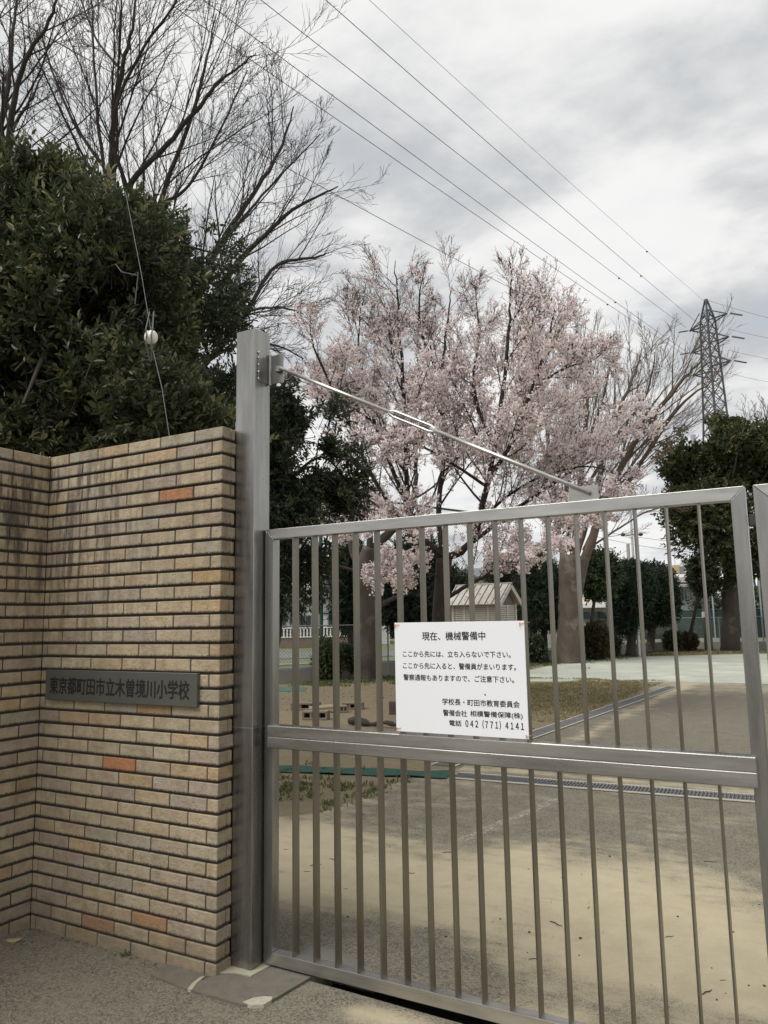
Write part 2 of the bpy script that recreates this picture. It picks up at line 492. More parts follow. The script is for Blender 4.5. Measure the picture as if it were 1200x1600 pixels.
def grid_sheet(name, xs, ys, masks, mat, zoff=0.0):
    X, Y = np.meshgrid(xs, ys)
    Z = hz(X, Y) + zoff
    V = np.stack([X, Y, Z], -1).reshape(-1, 3)
    nx, ny = len(xs), len(ys)
    i = (np.arange(ny - 1)[:, None] * nx + np.arange(nx - 1)[None]).ravel()
    F = np.stack([i, i + 1, i + nx + 1, i + nx], -1)
    me = bpy.data.meshes.new(name)
    me.from_pydata(V.tolist(), [], F.tolist())
    for k, v in masks(V[:, 0], V[:, 1]).items():
        me.attributes.new(k, 'FLOAT', 'POINT').data.foreach_set('value', v.astype(np.float32))
    me.materials.append(mat)
    o = bpy.data.objects.new(name, me); COL.objects.link(o)
    o['kind'] = 'structure'
    return o
def yard_masks(x, y):
    p = np.stack([x, y], -1)
    n = vnoise(p, .6, 3) - .5
    n2 = vnoise(p + 40, 1.7, 3) - .5
    # sand drifted over the asphalt just inside the gate
    sand = .55 * sst(y, .3, .9) * (1 - sst(y + .9 * n2, 1.6, 2.75)) + .30
    sand += .25 * sst(x, .8, 1.3) * (1 - sst(y, 1.4, 1.8))
    sand -= .33 * np.exp(-(((x - .35) / .55) ** 2 + ((y - .55) / .38) ** 2))
    sand -= .38 * np.exp(-(((x - 1.95) / .35) ** 2 + ((y - 1.55) / .5) ** 2))
    sand = np.where(y > 2.8, .28 + .3 * n2 + .22 * sst(-x, .4, 1.1), sand)
    sand = np.maximum(sand, .62 * np.exp(-((y - 4.62) / .22) ** 2))
    sand = np.where(y > 4.75, .20 + .3 * n2 + .40 * np.exp(-((x + .55) / .18) ** 2) + .35 * sst(y, 12, 15), sand)
    xb = -1.28 + .25 * n2 - .5 * (1 - sst(y, 1.7, 2.6))
    dirt = sst(xb - x, -.10, .14)
    dirt = np.where(y < 2.0, dirt * (1 - .0 * n), dirt)
    sand = np.where((x < -1.2) & (y < 3), np.maximum(sand, .5), sand)
    dl = np.where(y > 4.45, sst(-1.05 - x, 0, .1), dirt)
    dirt = dl
    # grass: dry lawn before the court, weedy strips in the dirt, verge by the fence
    grass = .0 * x
    lawn = sst(y, 8.3, 10.5) * (1 - sst(y, 17, 19.5)) * sst(-x, .95, 1.2) * (1 - sst(-x, 4.5, 6.5))
    grass = np.maximum(grass, .48 * lawn)
    grass = np.maximum(grass, .38 * np.exp(-(((x + 1.75) / .55) ** 2 + ((y - 2.95) / .45) ** 2)))
    grass = np.maximum(grass, .42 * sst(y, 17.5, 20))
    grass = np.maximum(grass, .40 * sst(-x - 7.6 + .28 * (y - 14), -.3, 1.0))
    return dict(sand=sand, dirt=np.maximum(dirt, sst(y, 16.6, 18)), grass=grass)
xs = np.concatenate([np.arange(-60, -14, 4.), np.arange(-14, 9, .12), np.arange(9.5, 60, 4.)])
ysb = np.concatenate([np.arange(.062, 9, .1), np.arange(9.1, 44, .3)])
grid_sheet('schoolyard_ground', xs, ysb, yard_masks, GROUND_M)
def street_masks(x, y):
    p = np.stack([x, y], -1)
    n = vnoise(p, 1.2, 3) - .5
    sand = -.04 + .35 * n + .66 * np.exp(-((y + .13) / .10) ** 2) * sst(x, .28, .6)
    sand += .10 * sst(x, -.2, .6)
    near_wall = np.exp(-((y + .35) / .45) ** 2) * sst(-x, .1, .7)  # strip beside the wall with less sand
    return dict(sand=sand - .35 * near_wall, dirt=.50 * np.exp(-((y + .20) / .035) ** 2) * sst(-x, .15, .4), grass=0 * x)
grid_sheet('street', np.concatenate([np.arange(-30, -4, 2.), np.arange(-4, 5, .08), np.arange(5.5, 30, 2.)]),
           np.concatenate([np.arange(-24, -5, 1.5), np.arange(-5, -.01, .08), [-.004]]), street_masks, GROUND_M)
# slot between street and yard, floor painted near-black for the shade under the gate
b = MB()
b.box((-.1, -.004, -.14), (6.5, .062, -.115), .001)
b.build('slot_shade', plain('painted slot shade', (.010, .009, .008), .95, 0, .3, 20))
bpy.data.objects['slot_shade']['kind'] = 'structure'
b = MB()
s_ = 1500.0
b.add([(-s_, -s_, -.16), (s_, -s_, -.16), (s_, s_, -.16), (-s_, s_, -.16)], [[0, 1, 2, 3]])
b.build('ground', plain('far ground', (.15, .15, .09), .95, 0, .4, .15))['kind'] = 'structure'

def poly_sheet(name, pts, z, mat, thick=None):
    b = MB(); n = len(pts)
    V = [(x, y, z) for x, y in pts]
    if thick is None:
        b.add(V, [list(range(n))])
    else:
        V += [(x, y, z - thick) for x, y in pts]
        b.add(V, [list(range(n))] + [[i + n, (i + 1) % n + n, (i + 1) % n, i] for i in range(n)])
    o = b.build(name, mat); o['kind'] = 'structure'
    return o
def f_court(k):
    n = k.noise(k.pos, .8, 6, .65, .5); n2 = k.noise(k.pos, 5, 5, .7)
    c = k.mix(k.ramp(n, .35, .7), (.35, .375, .31), (.45, .455, .385))
    c = k.mix(k.math('MULTIPLY', k.ramp(n2, .52, .72), .55), c, (.22, .27, .19))
    c = k.mix(k.ramp(k.noise(k.mapv(k.pos, loc=(9, 3, 0)), .35, 4, .6), .56, .68), c, (.54, .51, .42))
    setb(k, col=c, rough=.85)
COURT = material('worn pale green court', f_court)
poly_sheet('court', [(-4.7, 14.9), (-.95, 15.9), (14, 16.2), (16, 34), (5, 31.6), (-.2, 30), (-3.9, 27.2), (-5.5, 23.4), (-5.4, 19)], .008, COURT, .03)
b = MB()
for a, c2 in (((-3.4, 22.6), (6, 23.6)), ((-3.0, 26.4), (6, 27.6)), ((-4.2, 17.5), (8, 18.6))):
    a, c2 = np.array(a), np.array(c2); d = (c2 - a) / np.linalg.norm(c2 - a); n = np.array([-d[1], d[0]]) * .03
    b.add([(*(a - n), .012), (*(c2 - n), .012), (*(c2 + n), .012), (*(a + n), .012)], [[0, 1, 2, 3]])
b.build('court_line', plain('worn white line paint', (.60, .62, .58), .8, 0, .3, 9))['kind'] = 'structure'
def f_chalk(k):
    n = k.noise(k.pos, 30, 5, .75)
    setb(k, col=(.56, .52, .45), rough=.95, alpha=k.math('MULTIPLY', k.ramp(n, .40, .72), .6))
# faint chalk line across the asphalt
b = MB(); pts = [G(716, 1317), G(760, 1296), G(810, 1276), G(842, 1262), G(873, 1249)]
V, F = [], []
for i, q in enumerate(pts):
    V += [(q[0] - .045, q[1], hz(q[0], q[1]) + .004), (q[0] + .045, q[1] + .02, hz(q[0], q[1]) + .004)]
    if i: F.append([2 * i - 2, 2 * i - 1, 2 * i + 1, 2 * i])
b.add(V, F)
b.build('chalk_line', material('chalk line', f_chalk))['kind'] = 'structure'

# slabs round the post foot
SLAB = plain('grey slab stone', (.150, .136, .106), .92, 0, .4, 18, .8)
def g2_(x, y): q = G(x, y); return (float(q[0]), float(q[1]))
sl1 = [g2_(236, 1527), g2_(296, 1550), g2_(300, 1541), g2_(318, 1527), (-.135, -.180), (-.40, -.180)]
sl2 = [g2_(298, 1551), g2_(340, 1563), g2_(381, 1574), g2_(412, 1574), g2_(432, 1563), g2_(462, 1545), g2_(487, 1530), (.30, .10), (-.10, .10), (-.12, -.178), (-.128, -.180), g2_(305, 1540)]
poly_sheet('pavement', sl1, .008, SLAB, .06)
poly_sheet('pavement', sl2, .011, SLAB, .06)
poly_sheet('pavement', [(-.118, -.150), (-.06, -.118), (.022, -.112), (.030, -.02), (.028, .09), (-.02, .09), (-.118, .09)], .015, MORTAR_LINE, .03)
poly_sheet('pavement', [g2_(379, 1571), g2_(392, 1576), g2_(412, 1575), g2_(424, 1568), g2_(426, 1563), g2_(412, 1562), g2_(397, 1564)], .0135, plain('white mortar patch', (.44, .41, .32), .9, 0, .4, 40, .6), .04)
poly_sheet('pavement', [g2_(293, 1550), g2_(300, 1551), g2_(307, 1541), g2_(320, 1530), g2_(313, 1531), g2_(300, 1541)], .0125, MORTAR_LINE, .03)
# low concrete kerb inside, just behind the foot of the gate
poly_sheet('kerb', [(.06, .11), (.06, .30), (.22, .285), (.36, .24), (.46, .16), (.50, .11)], .006, CONC_D, .05)

# ------------------------------------------------------------------ brick wall
XI, XR, YW, ZW, CH = -1.3523, -.119, -.1747, 2.4198, .06763
ZB = ZW - 36 * CH
rb = random.Random(5)
PAL = [((.475, .39, .265), 10), ((.465, .40, .28), 6), ((.49, .39, .25), 4), ((.415, .345, .27), 4.5), ((.435, .355, .265), 3), ((.40, .36, .27), 1.5), ((.485, .36, .215), 2)]
def bcol():
    t = rb.uniform(0, sum(p[1] for p in PAL))
    for c, wt in PAL:
        t -= wt
        if t <= 0: break
    k = rb.uniform(.92, 1.08)
    return tuple(x * k for x in c)
SPEC = [((279, 770), (.46, .20, .095)), ((190, 1193), (.50, .20, .085)), ((235, 1440), (.43, .235, .12)), ((165, 1447), (.42, .23, .12)), ((345, 902), (.47, .33, .17)), ((275, 960), (.50, .34, .17)), ((245, 1112), (.44, .28, .15))]
bw = MB(); vh = []
def brick(lo, hi):
    j = lambda: rb.uniform(-.0009, .0009)
    lo = [lo[0] + j(), lo[1] + rb.uniform(-.0012, .0008), lo[2] + j()]; hi = [hi[0] + j(), hi[1], hi[2] + j()]
    c = bcol()
    if hi[1] < -.1 or lo[1] < -.1:
        px, py_ = proj(((lo[0] + hi[0]) / 2, lo[1], (lo[2] + hi[2]) / 2))
        for (qx, qy), cc in SPEC:
            if abs(px - qx) < 24 and abs(py_ - qy) < 10: c = cc
    n0 = bw.nv
    bw.box(lo, hi, .0022, 0, c)
    V = bw.v[-1]
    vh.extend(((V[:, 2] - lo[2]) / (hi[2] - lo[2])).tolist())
PM = .2262; VJ = .0078; HJ = .0100; BD = .014
for r in range(36):
    z1 = ZW - r * CH; z0 = z1 - CH + HJ
    if r == 35: z0 -= .03
    # main face, bricks counted from the free right end
    e = [XR]
    if r % 2 == 0:
        L0 = .172
    else:
        L0 = .060
    x = XR - L0
    e.append(x)
    while x - PM > XI + .03:
        x -= PM; e.append(x)
    e.append(XI)
    for i in range(len(e) - 1):
        hi_x = e[i] - (VJ if i else 0); lo_x = e[i + 1]
        if i == len(e) - 2: lo_x += .001
        if i: bw.box((hi_x + .0002, YW + .0035, z0 + .001), (e[i] - .0002, YW + .012, z1 - .001), .0003, 1); vh.extend([.6] * 24)
        if i == 0:
            dep = .060 if r % 2 == 0 else .098
            brick((lo_x, YW, z0), (hi_x, YW + dep, z1))
            if r % 2 == 0: brick((XR - .03, YW + dep + .006, z0), (XR - .002, -.082, z1))
        else:
            brick((lo_x, YW, z0), (hi_x, YW + BD, z1))
    # the wing coming forward, face towards +x
    y = YW - (.118 if r % 2 else PM)
    e = [YW, y]
    while y > -1.9:
        y -= PM; e.append(y)
    for i in range(len(e) - 1):
        bw.box((XI - .012, e[i + 1] + .0002, z0 + .001), (XI - .0035, e[i + 1] + VJ - .0002, z1 - .001), .0003, 1); vh.extend([.6] * 24)
        brick((XI - BD, e[i + 1] + VJ, z0), (XI, e[i] - (.0005 if i == 0 else 0), z1))
nb = bw.nv
# mortar bed behind the brick faces
bw.box((XI - .10, YW + .0105, ZB - .12), (XR - .0095, -.086, ZW - .012), .001, 1)
bw.box((XI - .16, -.0855, ZB - .12), (XR - .02, .03, ZW - .014), .001, 1)
bw.box((XI - .16, -2.2, ZB - .12), (XI - .0095, YW + .010, ZW - .012), .001, 1)
# plain cap behind the top course
bw.box((XI - .155, -2.19, ZW - .0135), (XI - BD - .002, YW + .006, ZW - .003), .002, 0, (.35, .29, .19))
bw.box((XI - .10, YW + BD + .002, ZW - .0118), (XR - .066, -.0865, ZW - .003), .002, 0, (.35, .29, .19))
vh.extend([.6] * (bw.nv - nb))
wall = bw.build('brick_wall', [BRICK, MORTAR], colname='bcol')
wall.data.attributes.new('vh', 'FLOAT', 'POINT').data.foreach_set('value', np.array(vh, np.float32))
tag(wall, 'buff brick wall with dark raked joints and an inner corner, left of the steel post', 'wall')

# small weed at the wall foot
def leaf_card(base, d, side, L, wd, curl=.1):
    base, d, side = map(np.asarray, (base, d, side))
    n = np.cross(side, d)
    t = [(0, 0, 0), (-.5, .35, .07), (-.4, .7, .05), (0, 1, -curl), (.4, .7, .05), (.5, .35, .07)]
    V = [base + side * (u * wd) + d * (v * L) + n * (q * L) for u, v, q in t]
    return V, [[0, 3, 2, 1], [0, 5, 4, 3]]
def weed(name, c, n, L, label, cat, mat, seed, up=.6):
    r = np.random.RandomState(seed); b = MB()
    for i in range(n):
        d = r.normal(size=3); d[2] = abs(d[2]) * up + .25; d /= np.linalg.norm(d)
        s = np.cross(d, [0, 0, 1.]); s /= np.linalg.norm(s)
        V, F = leaf_card(np.asarray(c) + r.normal(size=3) * [.006, .006, .002] + d * L * r.uniform(.0, .6), d, s, L * r.uniform(.6, 1), L * .38)
        b.add(V, F)
    o = b.build(name, mat, origin=c)
    me = o.data; me.attributes.new('rnd', 'FLOAT', 'FACE').data.foreach_set('value', r.rand(len(me.polygons)).astype(np.float32))
    return tag(o, label, cat)
q = G(207, 1490, .0)
weed('weed', (q[0], YW - .012, hz(q[0], -.2)), 16, .030, 'small green weed sprouting at the foot of the brick wall', 'weed', GRASS_G, 3)

# ------------------------------------------------------------------ text
def text_obj(name, body, height, mat, loc, width=None, bold=0.0, parent=None, axis='x', align='LEFT', narrow=None, thick=.0004):
    cu = bpy.data.curves.new(name, 'FONT'); cu.body = body; cu.size = 1.0; cu.offset = 0.0
    cu.extrude = 0.0; cu.resolution_u = 3
    o = bpy.data.objects.new(name, cu); COL.objects.link(o)
    bpy.context.view_layer.update()
    me = bpy.data.meshes.new_from_object(o.evaluated_get(bpy.context.evaluated_depsgraph_get()))
    bpy.data.objects.remove(o); bpy.data.curves.remove(cu)
    n = len(me.vertices); co = np.empty(n * 3, np.float32); me.vertices.foreach_get('co', co); co = co.reshape(-1, 3)
    lo, hi = co.min(0), co.max(0)
    sy = height / (hi[1] - lo[1]); sx = sy if width is None else width / (hi[0] - lo[0])
    x = (co[:, 0] - lo[0]) * sx; z = (co[:, 1] - lo[1]) * sy
    out = np.stack([x, np.zeros(n), z], -1)
    F = [list(p.vertices) for p in me.polygons]
    bpy.data.meshes.remove(me)
    b = MB()
    sh = [(0, 0)] + [(bold * math.cos(a), bold * math.sin(a)) for a in np.arange(6) * math.pi / 3] if bold else [(0, 0)]
    for i, (dx, dz) in enumerate(sh):
        b.add(out + np.array([dx * height, -.00004 * i, dz * height]), F)
    ob = b.build(name, mat)
    if parent is not None: ob.parent = parent; loc = Vector(loc) - parent_world(parent)
    ob.location = loc
    return ob

# ------------------------------------------------------------------ name plaque on the wall
PX0, PX1, PZ0, PZ1 = -1.285, -.234, 1.126, 1.277
pl = empty('name_plaque', ((PX0 + PX1) / 2, YW - .02, PZ0), 'dark bronze name plaque with brushed black characters, fixed on the brick wall', 'plaque')
MB().box((PX0, YW - .022, PZ0), (PX1, YW + .004, PZ1), .002).build('plate', PLAQUE, pl)
text_obj('lettering', '東京都町田市立木曽境川小学校', .084, INK, (PX0 + .036, YW - .0226, PZ0 + .032), PX1 - PX0 - .080, .026, pl)

# ------------------------------------------------------------------ gate post
gp = empty('gate_post', (-.0665, -.0165, .0), 'tall square brushed steel gate post between brick wall and gate', 'gate post')
PA, PB, PC, PD, PT = -.125, -.008, -.075, .042, 2.914
MB().box((PA, PC, .01), (PB, PD, PT), .0035).build('post_tube', STEEL_Z, gp)
# hinge plate bolted to the post, its knuckle and weld spots
b = MB(); b.box((PB - .001, -.052, 2.655), (PB + .005, .030, 2.802), .0015)
b.tube([(PB + .012, .026, 2.650), (PB + .012, .026, 2.806)], .0085, 10)
b.build('hinge_plate', STEEL_Z, gp)
for z in (2.665, 2.70, 2.735, 2.77, 2.797):
    b = MB(); b.ell((PB + .004, -.053, z), (.005, .004, .006), 8, 5); b.build('weld_bead', STEEL_ROD, gp)
# thin sealing strip joint low on the post
MB().box((PA - .0006, PC - .0006, 1.030), (PB + .0006, PD, 1.032), .0001).build('joint_line', STEEL_ROD, gp)
b = MB(); b.box((PA - .040, -.070, ZW), (PA - .002, -.045, ZW + .004), .001); b.box((PA - .006, -.070, ZW + .004), (PA - .002, -.045, ZW + .045), .001)
tag(b.build('angle_bracket', GALV), 'tiny galvanised angle bracket on the wall top beside the steel post', 'bracket')

# ------------------------------------------------------------------ gate leaves
GL, SW, ZT, ZTL, ZBB, ZBT, GD = 2.0682, .047, 1.9359, 1.8890, .0207, .0719, .050
BARS = [.1552 + .1098 * i for i in range(17)]
def gate_leaf(x0, flip, label, rod):
    g = empty('swing_gate', (x0 + (0 if flip > 0 else 0), .025, .0), label, 'gate', 'steel gate leaves')
    X = lambda x: x0 + flip * x
    def bx(b, xa, xb, ya, yb, za, zb, bev=.0025):
        xa, xb = sorted((X(xa), X(xb)))
        return b.box((xa, ya, za), (xb, yb, zb), bev)
    def mitre(name, quad, ya, yb, mat):
        # a frame member with mitred ends, quad in (x, z)
        b = MB(); n = 4
        V = [(X(x), ya, z) for x, z in quad] + [(X(x), yb, z) for x, z in quad]
        F = [[0, 1, 2, 3], [7, 6, 5, 4]] + [[i + 4, (i + 1) % 4 + 4, (i + 1) % 4, i] for i in range(4)]
        if flip < 0: F = [f[::-1] for f in F]
        b.add(V, F)
        o = b.build(name, mat, g)
        md = o.modifiers.new('bevel', 'BEVEL'); md.width = .0013; md.segments = 2
        return o
    e = .0006
    mitre('top_rail', [(0 + e, ZT), (SW, ZTL + e), (GL - SW, ZTL + e), (GL - e, ZT)][::1], 0, GD, STEEL_X)
    mitre('bottom_rail', [(SW, ZBT - e), (0 + e, ZBB), (GL - e, ZBB), (GL - SW, ZBT - e)], 0, GD, STEEL_X)
    mitre('stile', [(0, ZT - e), (0, ZBB + e), (SW - e, ZBT), (SW - e, ZTL)], 0, GD, STEEL_Z)
    mitre('stile', [(GL - SW + e, ZTL), (GL - SW + e, ZBT), (GL, ZBB + e), (GL, ZT - e)], 0, GD, STEEL_Z)
    for x in BARS:
        b = MB(); bx(b, x, x + .006, .0015, GD - .0015, ZBT - .002, ZTL + .002, .001)
        b.build('bar', STEEL_BAR, g)
    b = MB()
    bx(b, .030, GL - .030, -.020, GD - .006, .9905, 1.0385, .003)
    bx(b, .030, GL - .030, -.020, GD - .006, .9405, .9895, .003)
    b.build('mid_rail', STEEL_X, g)
    if rod:
        # bracket plate on the top rail
        b = MB(); b.box((1.458, .012, ZT - .004), (1.570, .018, ZT + .058), .002)
        b.box((1.458, .004, ZT - .001), (1.570, .028, ZT + .004), .001)
        b.build('rod_bracket', STEEL_X, g)
        A = np.array([.075, .012, 2.722]); B = np.array([1.540, .000, 1.963])
        d = (B - A) / np.linalg.norm(B - A)
        ta, tb = A + d * .680, A + d * .935
        t = MB(); t.tube([A, ta + d * .03], .0085, 12); t.tube([tb - d * .03, B], .0085, 12)
        ro = t.build('tie_rod', STEEL_ROD, g, smooth=True)
        # open turnbuckle body
        up = np.cross(d, [0, 1., 0]); up /= np.linalg.norm(up)
        if up[2] < 0: up = -up
        t = MB()
        for s in (1, -1):
            o = up * .0125 * s
            t.tube([ta - d * .004, ta + d * .012 + o * .6, ta + d * .030 + o, tb - d * .030 + o, tb - d * .012 + o * .6, tb + d * .004], [.008, .0075, .006, .006, .0075, .008], 8)
        t.build('turnbuckle', STEEL_ROD, ro, smooth=True)
        for u, v in ((ta - d * .02, ta + d * .085), (tb - d * .085, tb + d * .02)):
            t = MB(); t.tube([u, v], .005, 8); t.build('threaded_end', DARKMETAL, ro)
        b = MB(); b.box((.012, .0285, 2.655), (.082, .0335, 2.800), .001)
        b.box((.050, .006, 2.705), (.070, .0285, 2.735), .002)
        b.build('hinge_leaf', STEEL_Z, g)
    else:
        b = MB(); xa, xb = sorted((X(GL - .001), X(GL + .022)))
        b.box((xa, .012, 1.800), (xb, .040, 1.838), .002)
        b.build('latch', DARKMETAL, g)
    return g
gate_leaf(0.0, 1, 'brushed steel barred gate leaf carrying the white sign and the diagonal tie rod', True)
gate_leaf(2 * GL + .026, -1, 'second steel barred gate leaf, cut off at the right edge beyond the narrow gap', False)

# ------------------------------------------------------------------ warning sign
SX0, SX1, SZ0, SZ1, SYF = .704, 1.2705, 1.0505, 1.4905, -.0255
sg = empty('warning_sign', ((SX0 + SX1) / 2, SYF, SZ0), 'white rectangular sign with black writing wired onto the steel gate bars', 'sign')
MB().box((SX0, SYF, SZ0), (SX1, SYF + .004, SZ1), .0008).build('panel', WHITE_PANEL, sg)
SWD, SHT = SX1 - SX0, SZ1 - SZ0
def sx_(px): return SX0 + (px - 75) / (1005 - 75) * SWD    # not used for curves, only for line starts
LINES = [('現在、機械警備中', .228, .716, .155, .076, .016), ('ここから先には、立ち入らないで下さい。', .066, .895, .318, .056, .016),
         ('ここから先に入ると、警備員がまいります。', .066, .930, .425, .056, .016), ('警察通報もありますので、ご注意下さい。', .068, .912, .532, .056, .016),
         ('学校長・町田市教育委員会', .375, .945, .740, .056, .016), ('警備会社', .378, .560, .838, .054, .016), ('相模警備保障(株)', .585, .962, .838, .058, .016),
         ('電話', .424, .516, .925, .050, .016), ('０４２（７７１）４１４１', .548, .968, .922, .072, .022)]
for body, u0, u1, v, h, bd in LINES:
    text_obj('writing', body, h * SHT, INK, (SX0 + u0 * SWD, SYF - .0005, SZ1 - (v + h * .5 - .028) * SHT), (u1 - u0) * SWD, bd, sg)
b = MB(); b.ell((SX0 + .70 * SWD, SYF - .0004, SZ1 - .64 * SHT), (.003, .0006, .004), 8, 5)
b.build('scuff', INK, sg)
for cx_, cz_, s in ((SX0 + .010, SZ1 - .010, 1), (SX1 - .012, SZ1 - .010, -1), (SX0 + .008, SZ0 + .012, 1), (SX1 - .004, SZ0 + .012, -1)):
    b = MB()
    b.tube([(cx_ - .010, SYF - .001, cz_ + .004), (cx_, SYF - .004, cz_), (cx_ + .012, SYF - .002, cz_ + .002), (cx_ + .018, .02, cz_ + .004)], .0013, 6)
    b.tube([(cx_ - .002, SYF - .003, cz_ + .004), (cx_ - .006, SYF - .006, cz_ - .012)], .0012, 6)
    b.build('wire_tie', COPPER, sg)

# ------------------------------------------------------------------ trees: branches
def catmull(pts, n=6):
    pts = np.asarray(pts, float)
    if len(pts) < 3: return np.linspace(pts[0], pts[-1], n + 1)
    q = np.vstack([2 * pts[0] - pts[1], pts, 2 * pts[-1] - pts[-2]])
    out = []
    for i in range(1, len(q) - 2):
        for t in np.arange(n) / n:
            a, b, c, d = q[i - 1], q[i], q[i + 1], q[i + 2]
            out.append(.5 * (2 * b + (c - a) * t + (2 * a - 5 * b + 4 * c - d) * t * t + (3 * b - 3 * c + d - a) * t ** 3))
    out.append(pts[-1])
    return np.array(out)
def tubes_object(name, tubes, mat, parent):
    """many tapered tubes as one mesh: a part (the branches of one tree)"""
    groups = {}
    for pts, rad, sides in tubes:
        groups.setdefault((len(pts), sides), []).append((pts, rad))
    VV, FF, off = [], [], 0
    for (n, sd_), lst in groups.items():
        Pn = np.array([t[0] for t in lst]); Rn = np.array([t[1] for t in lst])
        T = np.gradient(Pn, axis=1); T /= np.linalg.norm(T, axis=2, keepdims=True) + 1e-9
        ref = np.where(np.abs(T[:, :1, 2:3]) < .9, np.array([[[0., 0, 1]]]), np.array([[[1., 0, 0]]]))
        X = np.cross(np.broadcast_to(ref, T.shape), T); X /= np.linalg.norm(X, axis=2, keepdims=True) + 1e-9
        Y = np.cross(T, X)
        a = np.arange(sd_) * 2 * math.pi / sd_
        V = Pn[:, :, None] + Rn[:, :, None, None] * (np.cos(a)[:, None] * X[:, :, None] + np.sin(a)[:, None] * Y[:, :, None])
        m = len(lst)
        VV.append(V.reshape(-1, 3))
        base = off + (np.arange(m) * n * sd_)[:, None, None]
        i = (np.arange(n - 1) * sd_)[None, :, None]; j = np.arange(sd_)[None, None]; k = (j + 1) % sd_
        F = np.stack([base + i + j, base + i + k, base + i + sd_ + k, base + i + sd_ + j], -1).reshape(-1, 4)
        FF.append(F); off += m * n * sd_
    V = np.concatenate(VV); F = np.concatenate(FF)
    V = V - np.array(parent_world(parent))
    me = bpy.data.meshes.new(name)
    me.vertices.add(len(V)); me.vertices.foreach_set('co', V.astype(np.float32).ravel())
    me.loops.add(F.size); me.loops.foreach_set('vertex_index', F.astype(np.int32).ravel())
    me.polygons.add(len(F))
    me.polygons.foreach_set('loop_start', np.arange(0, F.size, 4, dtype=np.int32))
    me.polygons.foreach_set('loop_total', np.full(len(F), 4, dtype=np.int32))
    me.polygons.foreach_set('use_smooth', np.ones(len(F), dtype=bool))
    me.materials.append(mat); me.update(calc_edges=True)
    o = bpy.data.objects.new(name, me); COL.objects.link(o); o.parent = parent
    return o
class Grow:
    def __init__(s, seed, wob=.12, trop=.04, n=(6, 5, 4), lr=(.55, .5, .45), ang=(35, 35, 40), seg=.25, rmin=.003, rr=.55, maxl=2, tmin=.2, sag=0.0, tl=.55):
        s.tl = tl
        s.r = np.random.RandomState(seed); s.wob, s.trop, s.n, s.lr, s.ang, s.seg, s.rmin, s.rr, s.maxl, s.tmin, s.sag = wob, trop, n, lr, ang, seg, rmin, rr, maxl, tmin, sag
        s.tubes, s.twigs = [], []
    def spawn(s, pts, rads, L, lvl):
        if lvl > s.maxl:
            s.twigs.append(pts); return
        if lvl >= s.maxl: s.twigs.append(pts)
        n = s.n[min(lvl, len(s.n) - 1)]
        n = int(n * s.r.uniform(.75, 1.25) + .5)
        ts = np.sort(s.tmin + (1 - s.tmin) * (np.arange(n) + s.r.rand(n)) / max(n, 1)) * .97
        cum = np.concatenate([[0], np.cumsum(np.linalg.norm(np.diff(pts, axis=0), axis=1))]); cum /= cum[-1]
        for t in ts:
            p = np.array([np.interp(t, cum, pts[:, k]) for k in range(3)])
            rad = np.interp(t, cum, rads)
            i = min(int(np.searchsorted(cum, t)), len(pts) - 1); i = max(i, 1)
            d = pts[i] - pts[i - 1]; d /= np.linalg.norm(d)
            a = R(s.ang[min(lvl, len(s.ang) - 1)] * s.r.uniform(.6, 1.3))
            u = s.r.normal(size=3); u -= d * (u @ d); u /= np.linalg.norm(u)
            u = u + np.array([0, 0, .25]); u -= d * (u @ d); u /= np.linalg.norm(u)
            nd = d * math.cos(a) + u * math.sin(a)
            nl = L * s.lr[min(lvl, len(s.lr) - 1)] * s.r.uniform(.6, 1.2) * (.6 + s.tl - s.tl * t) * (1 if s.tl < .6 else .92)
            s.branch(p, nd, nl, max(rad * s.rr * s.r.uniform(.7, 1.0), s.rmin), lvl)
    def branch(s, p, d, L, r, lvl):
        m = int(np.clip(round(L / s.seg), 3, 7)); st = L / m
        pts = [p]
        for i in range(m):
            d = d + s.r.normal(size=3) * s.wob + np.array([0, 0, s.trop - s.sag * i / m]); d /= np.linalg.norm(d)
            pts.append(pts[-1] + d * st)
        pts = np.array(pts); rads = np.linspace(r, max(r * .3, s.rmin * .55), m + 1)
        s.tubes.append((pts, rads, 6 if r > .03 else (4 if r > .010 else 3)))
        s.spawn(pts, rads, L, lvl + 1)
    def limb(s, pts, r0, r1, lvl=0, sides=9, smooth=6, spawn=True):
        q = catmull(pts, smooth)
        q = q + s.r.normal(size=q.shape) * min(r0 * .18, .03) * np.linspace(.3, 1, len(q))[:, None]
        rads = np.linspace(1, 0, len(q)) ** .8 * (r0 - r1) + r1
        s.tubes.append((q, rads, sides))
        if spawn:
            L = np.linalg.norm(np.diff(q, axis=0), axis=1).sum()
            s.spawn(q, rads, L, lvl)
def pxs(lst, d0, d1=None):
    """guide points: pixels with a depth that runs from d0 to d1"""
    d1 = d0 if d1 is None else d1
    n = len(lst)
    return np.array([P(x, y, d0 + (d1 - d0) * i / max(n - 1, 1)) for i, (x, y) in enumerate(lst)])
def tree_root(name, base, label, group=None, cat='tree'):
    return empty(name, tuple(base), label, cat, group)
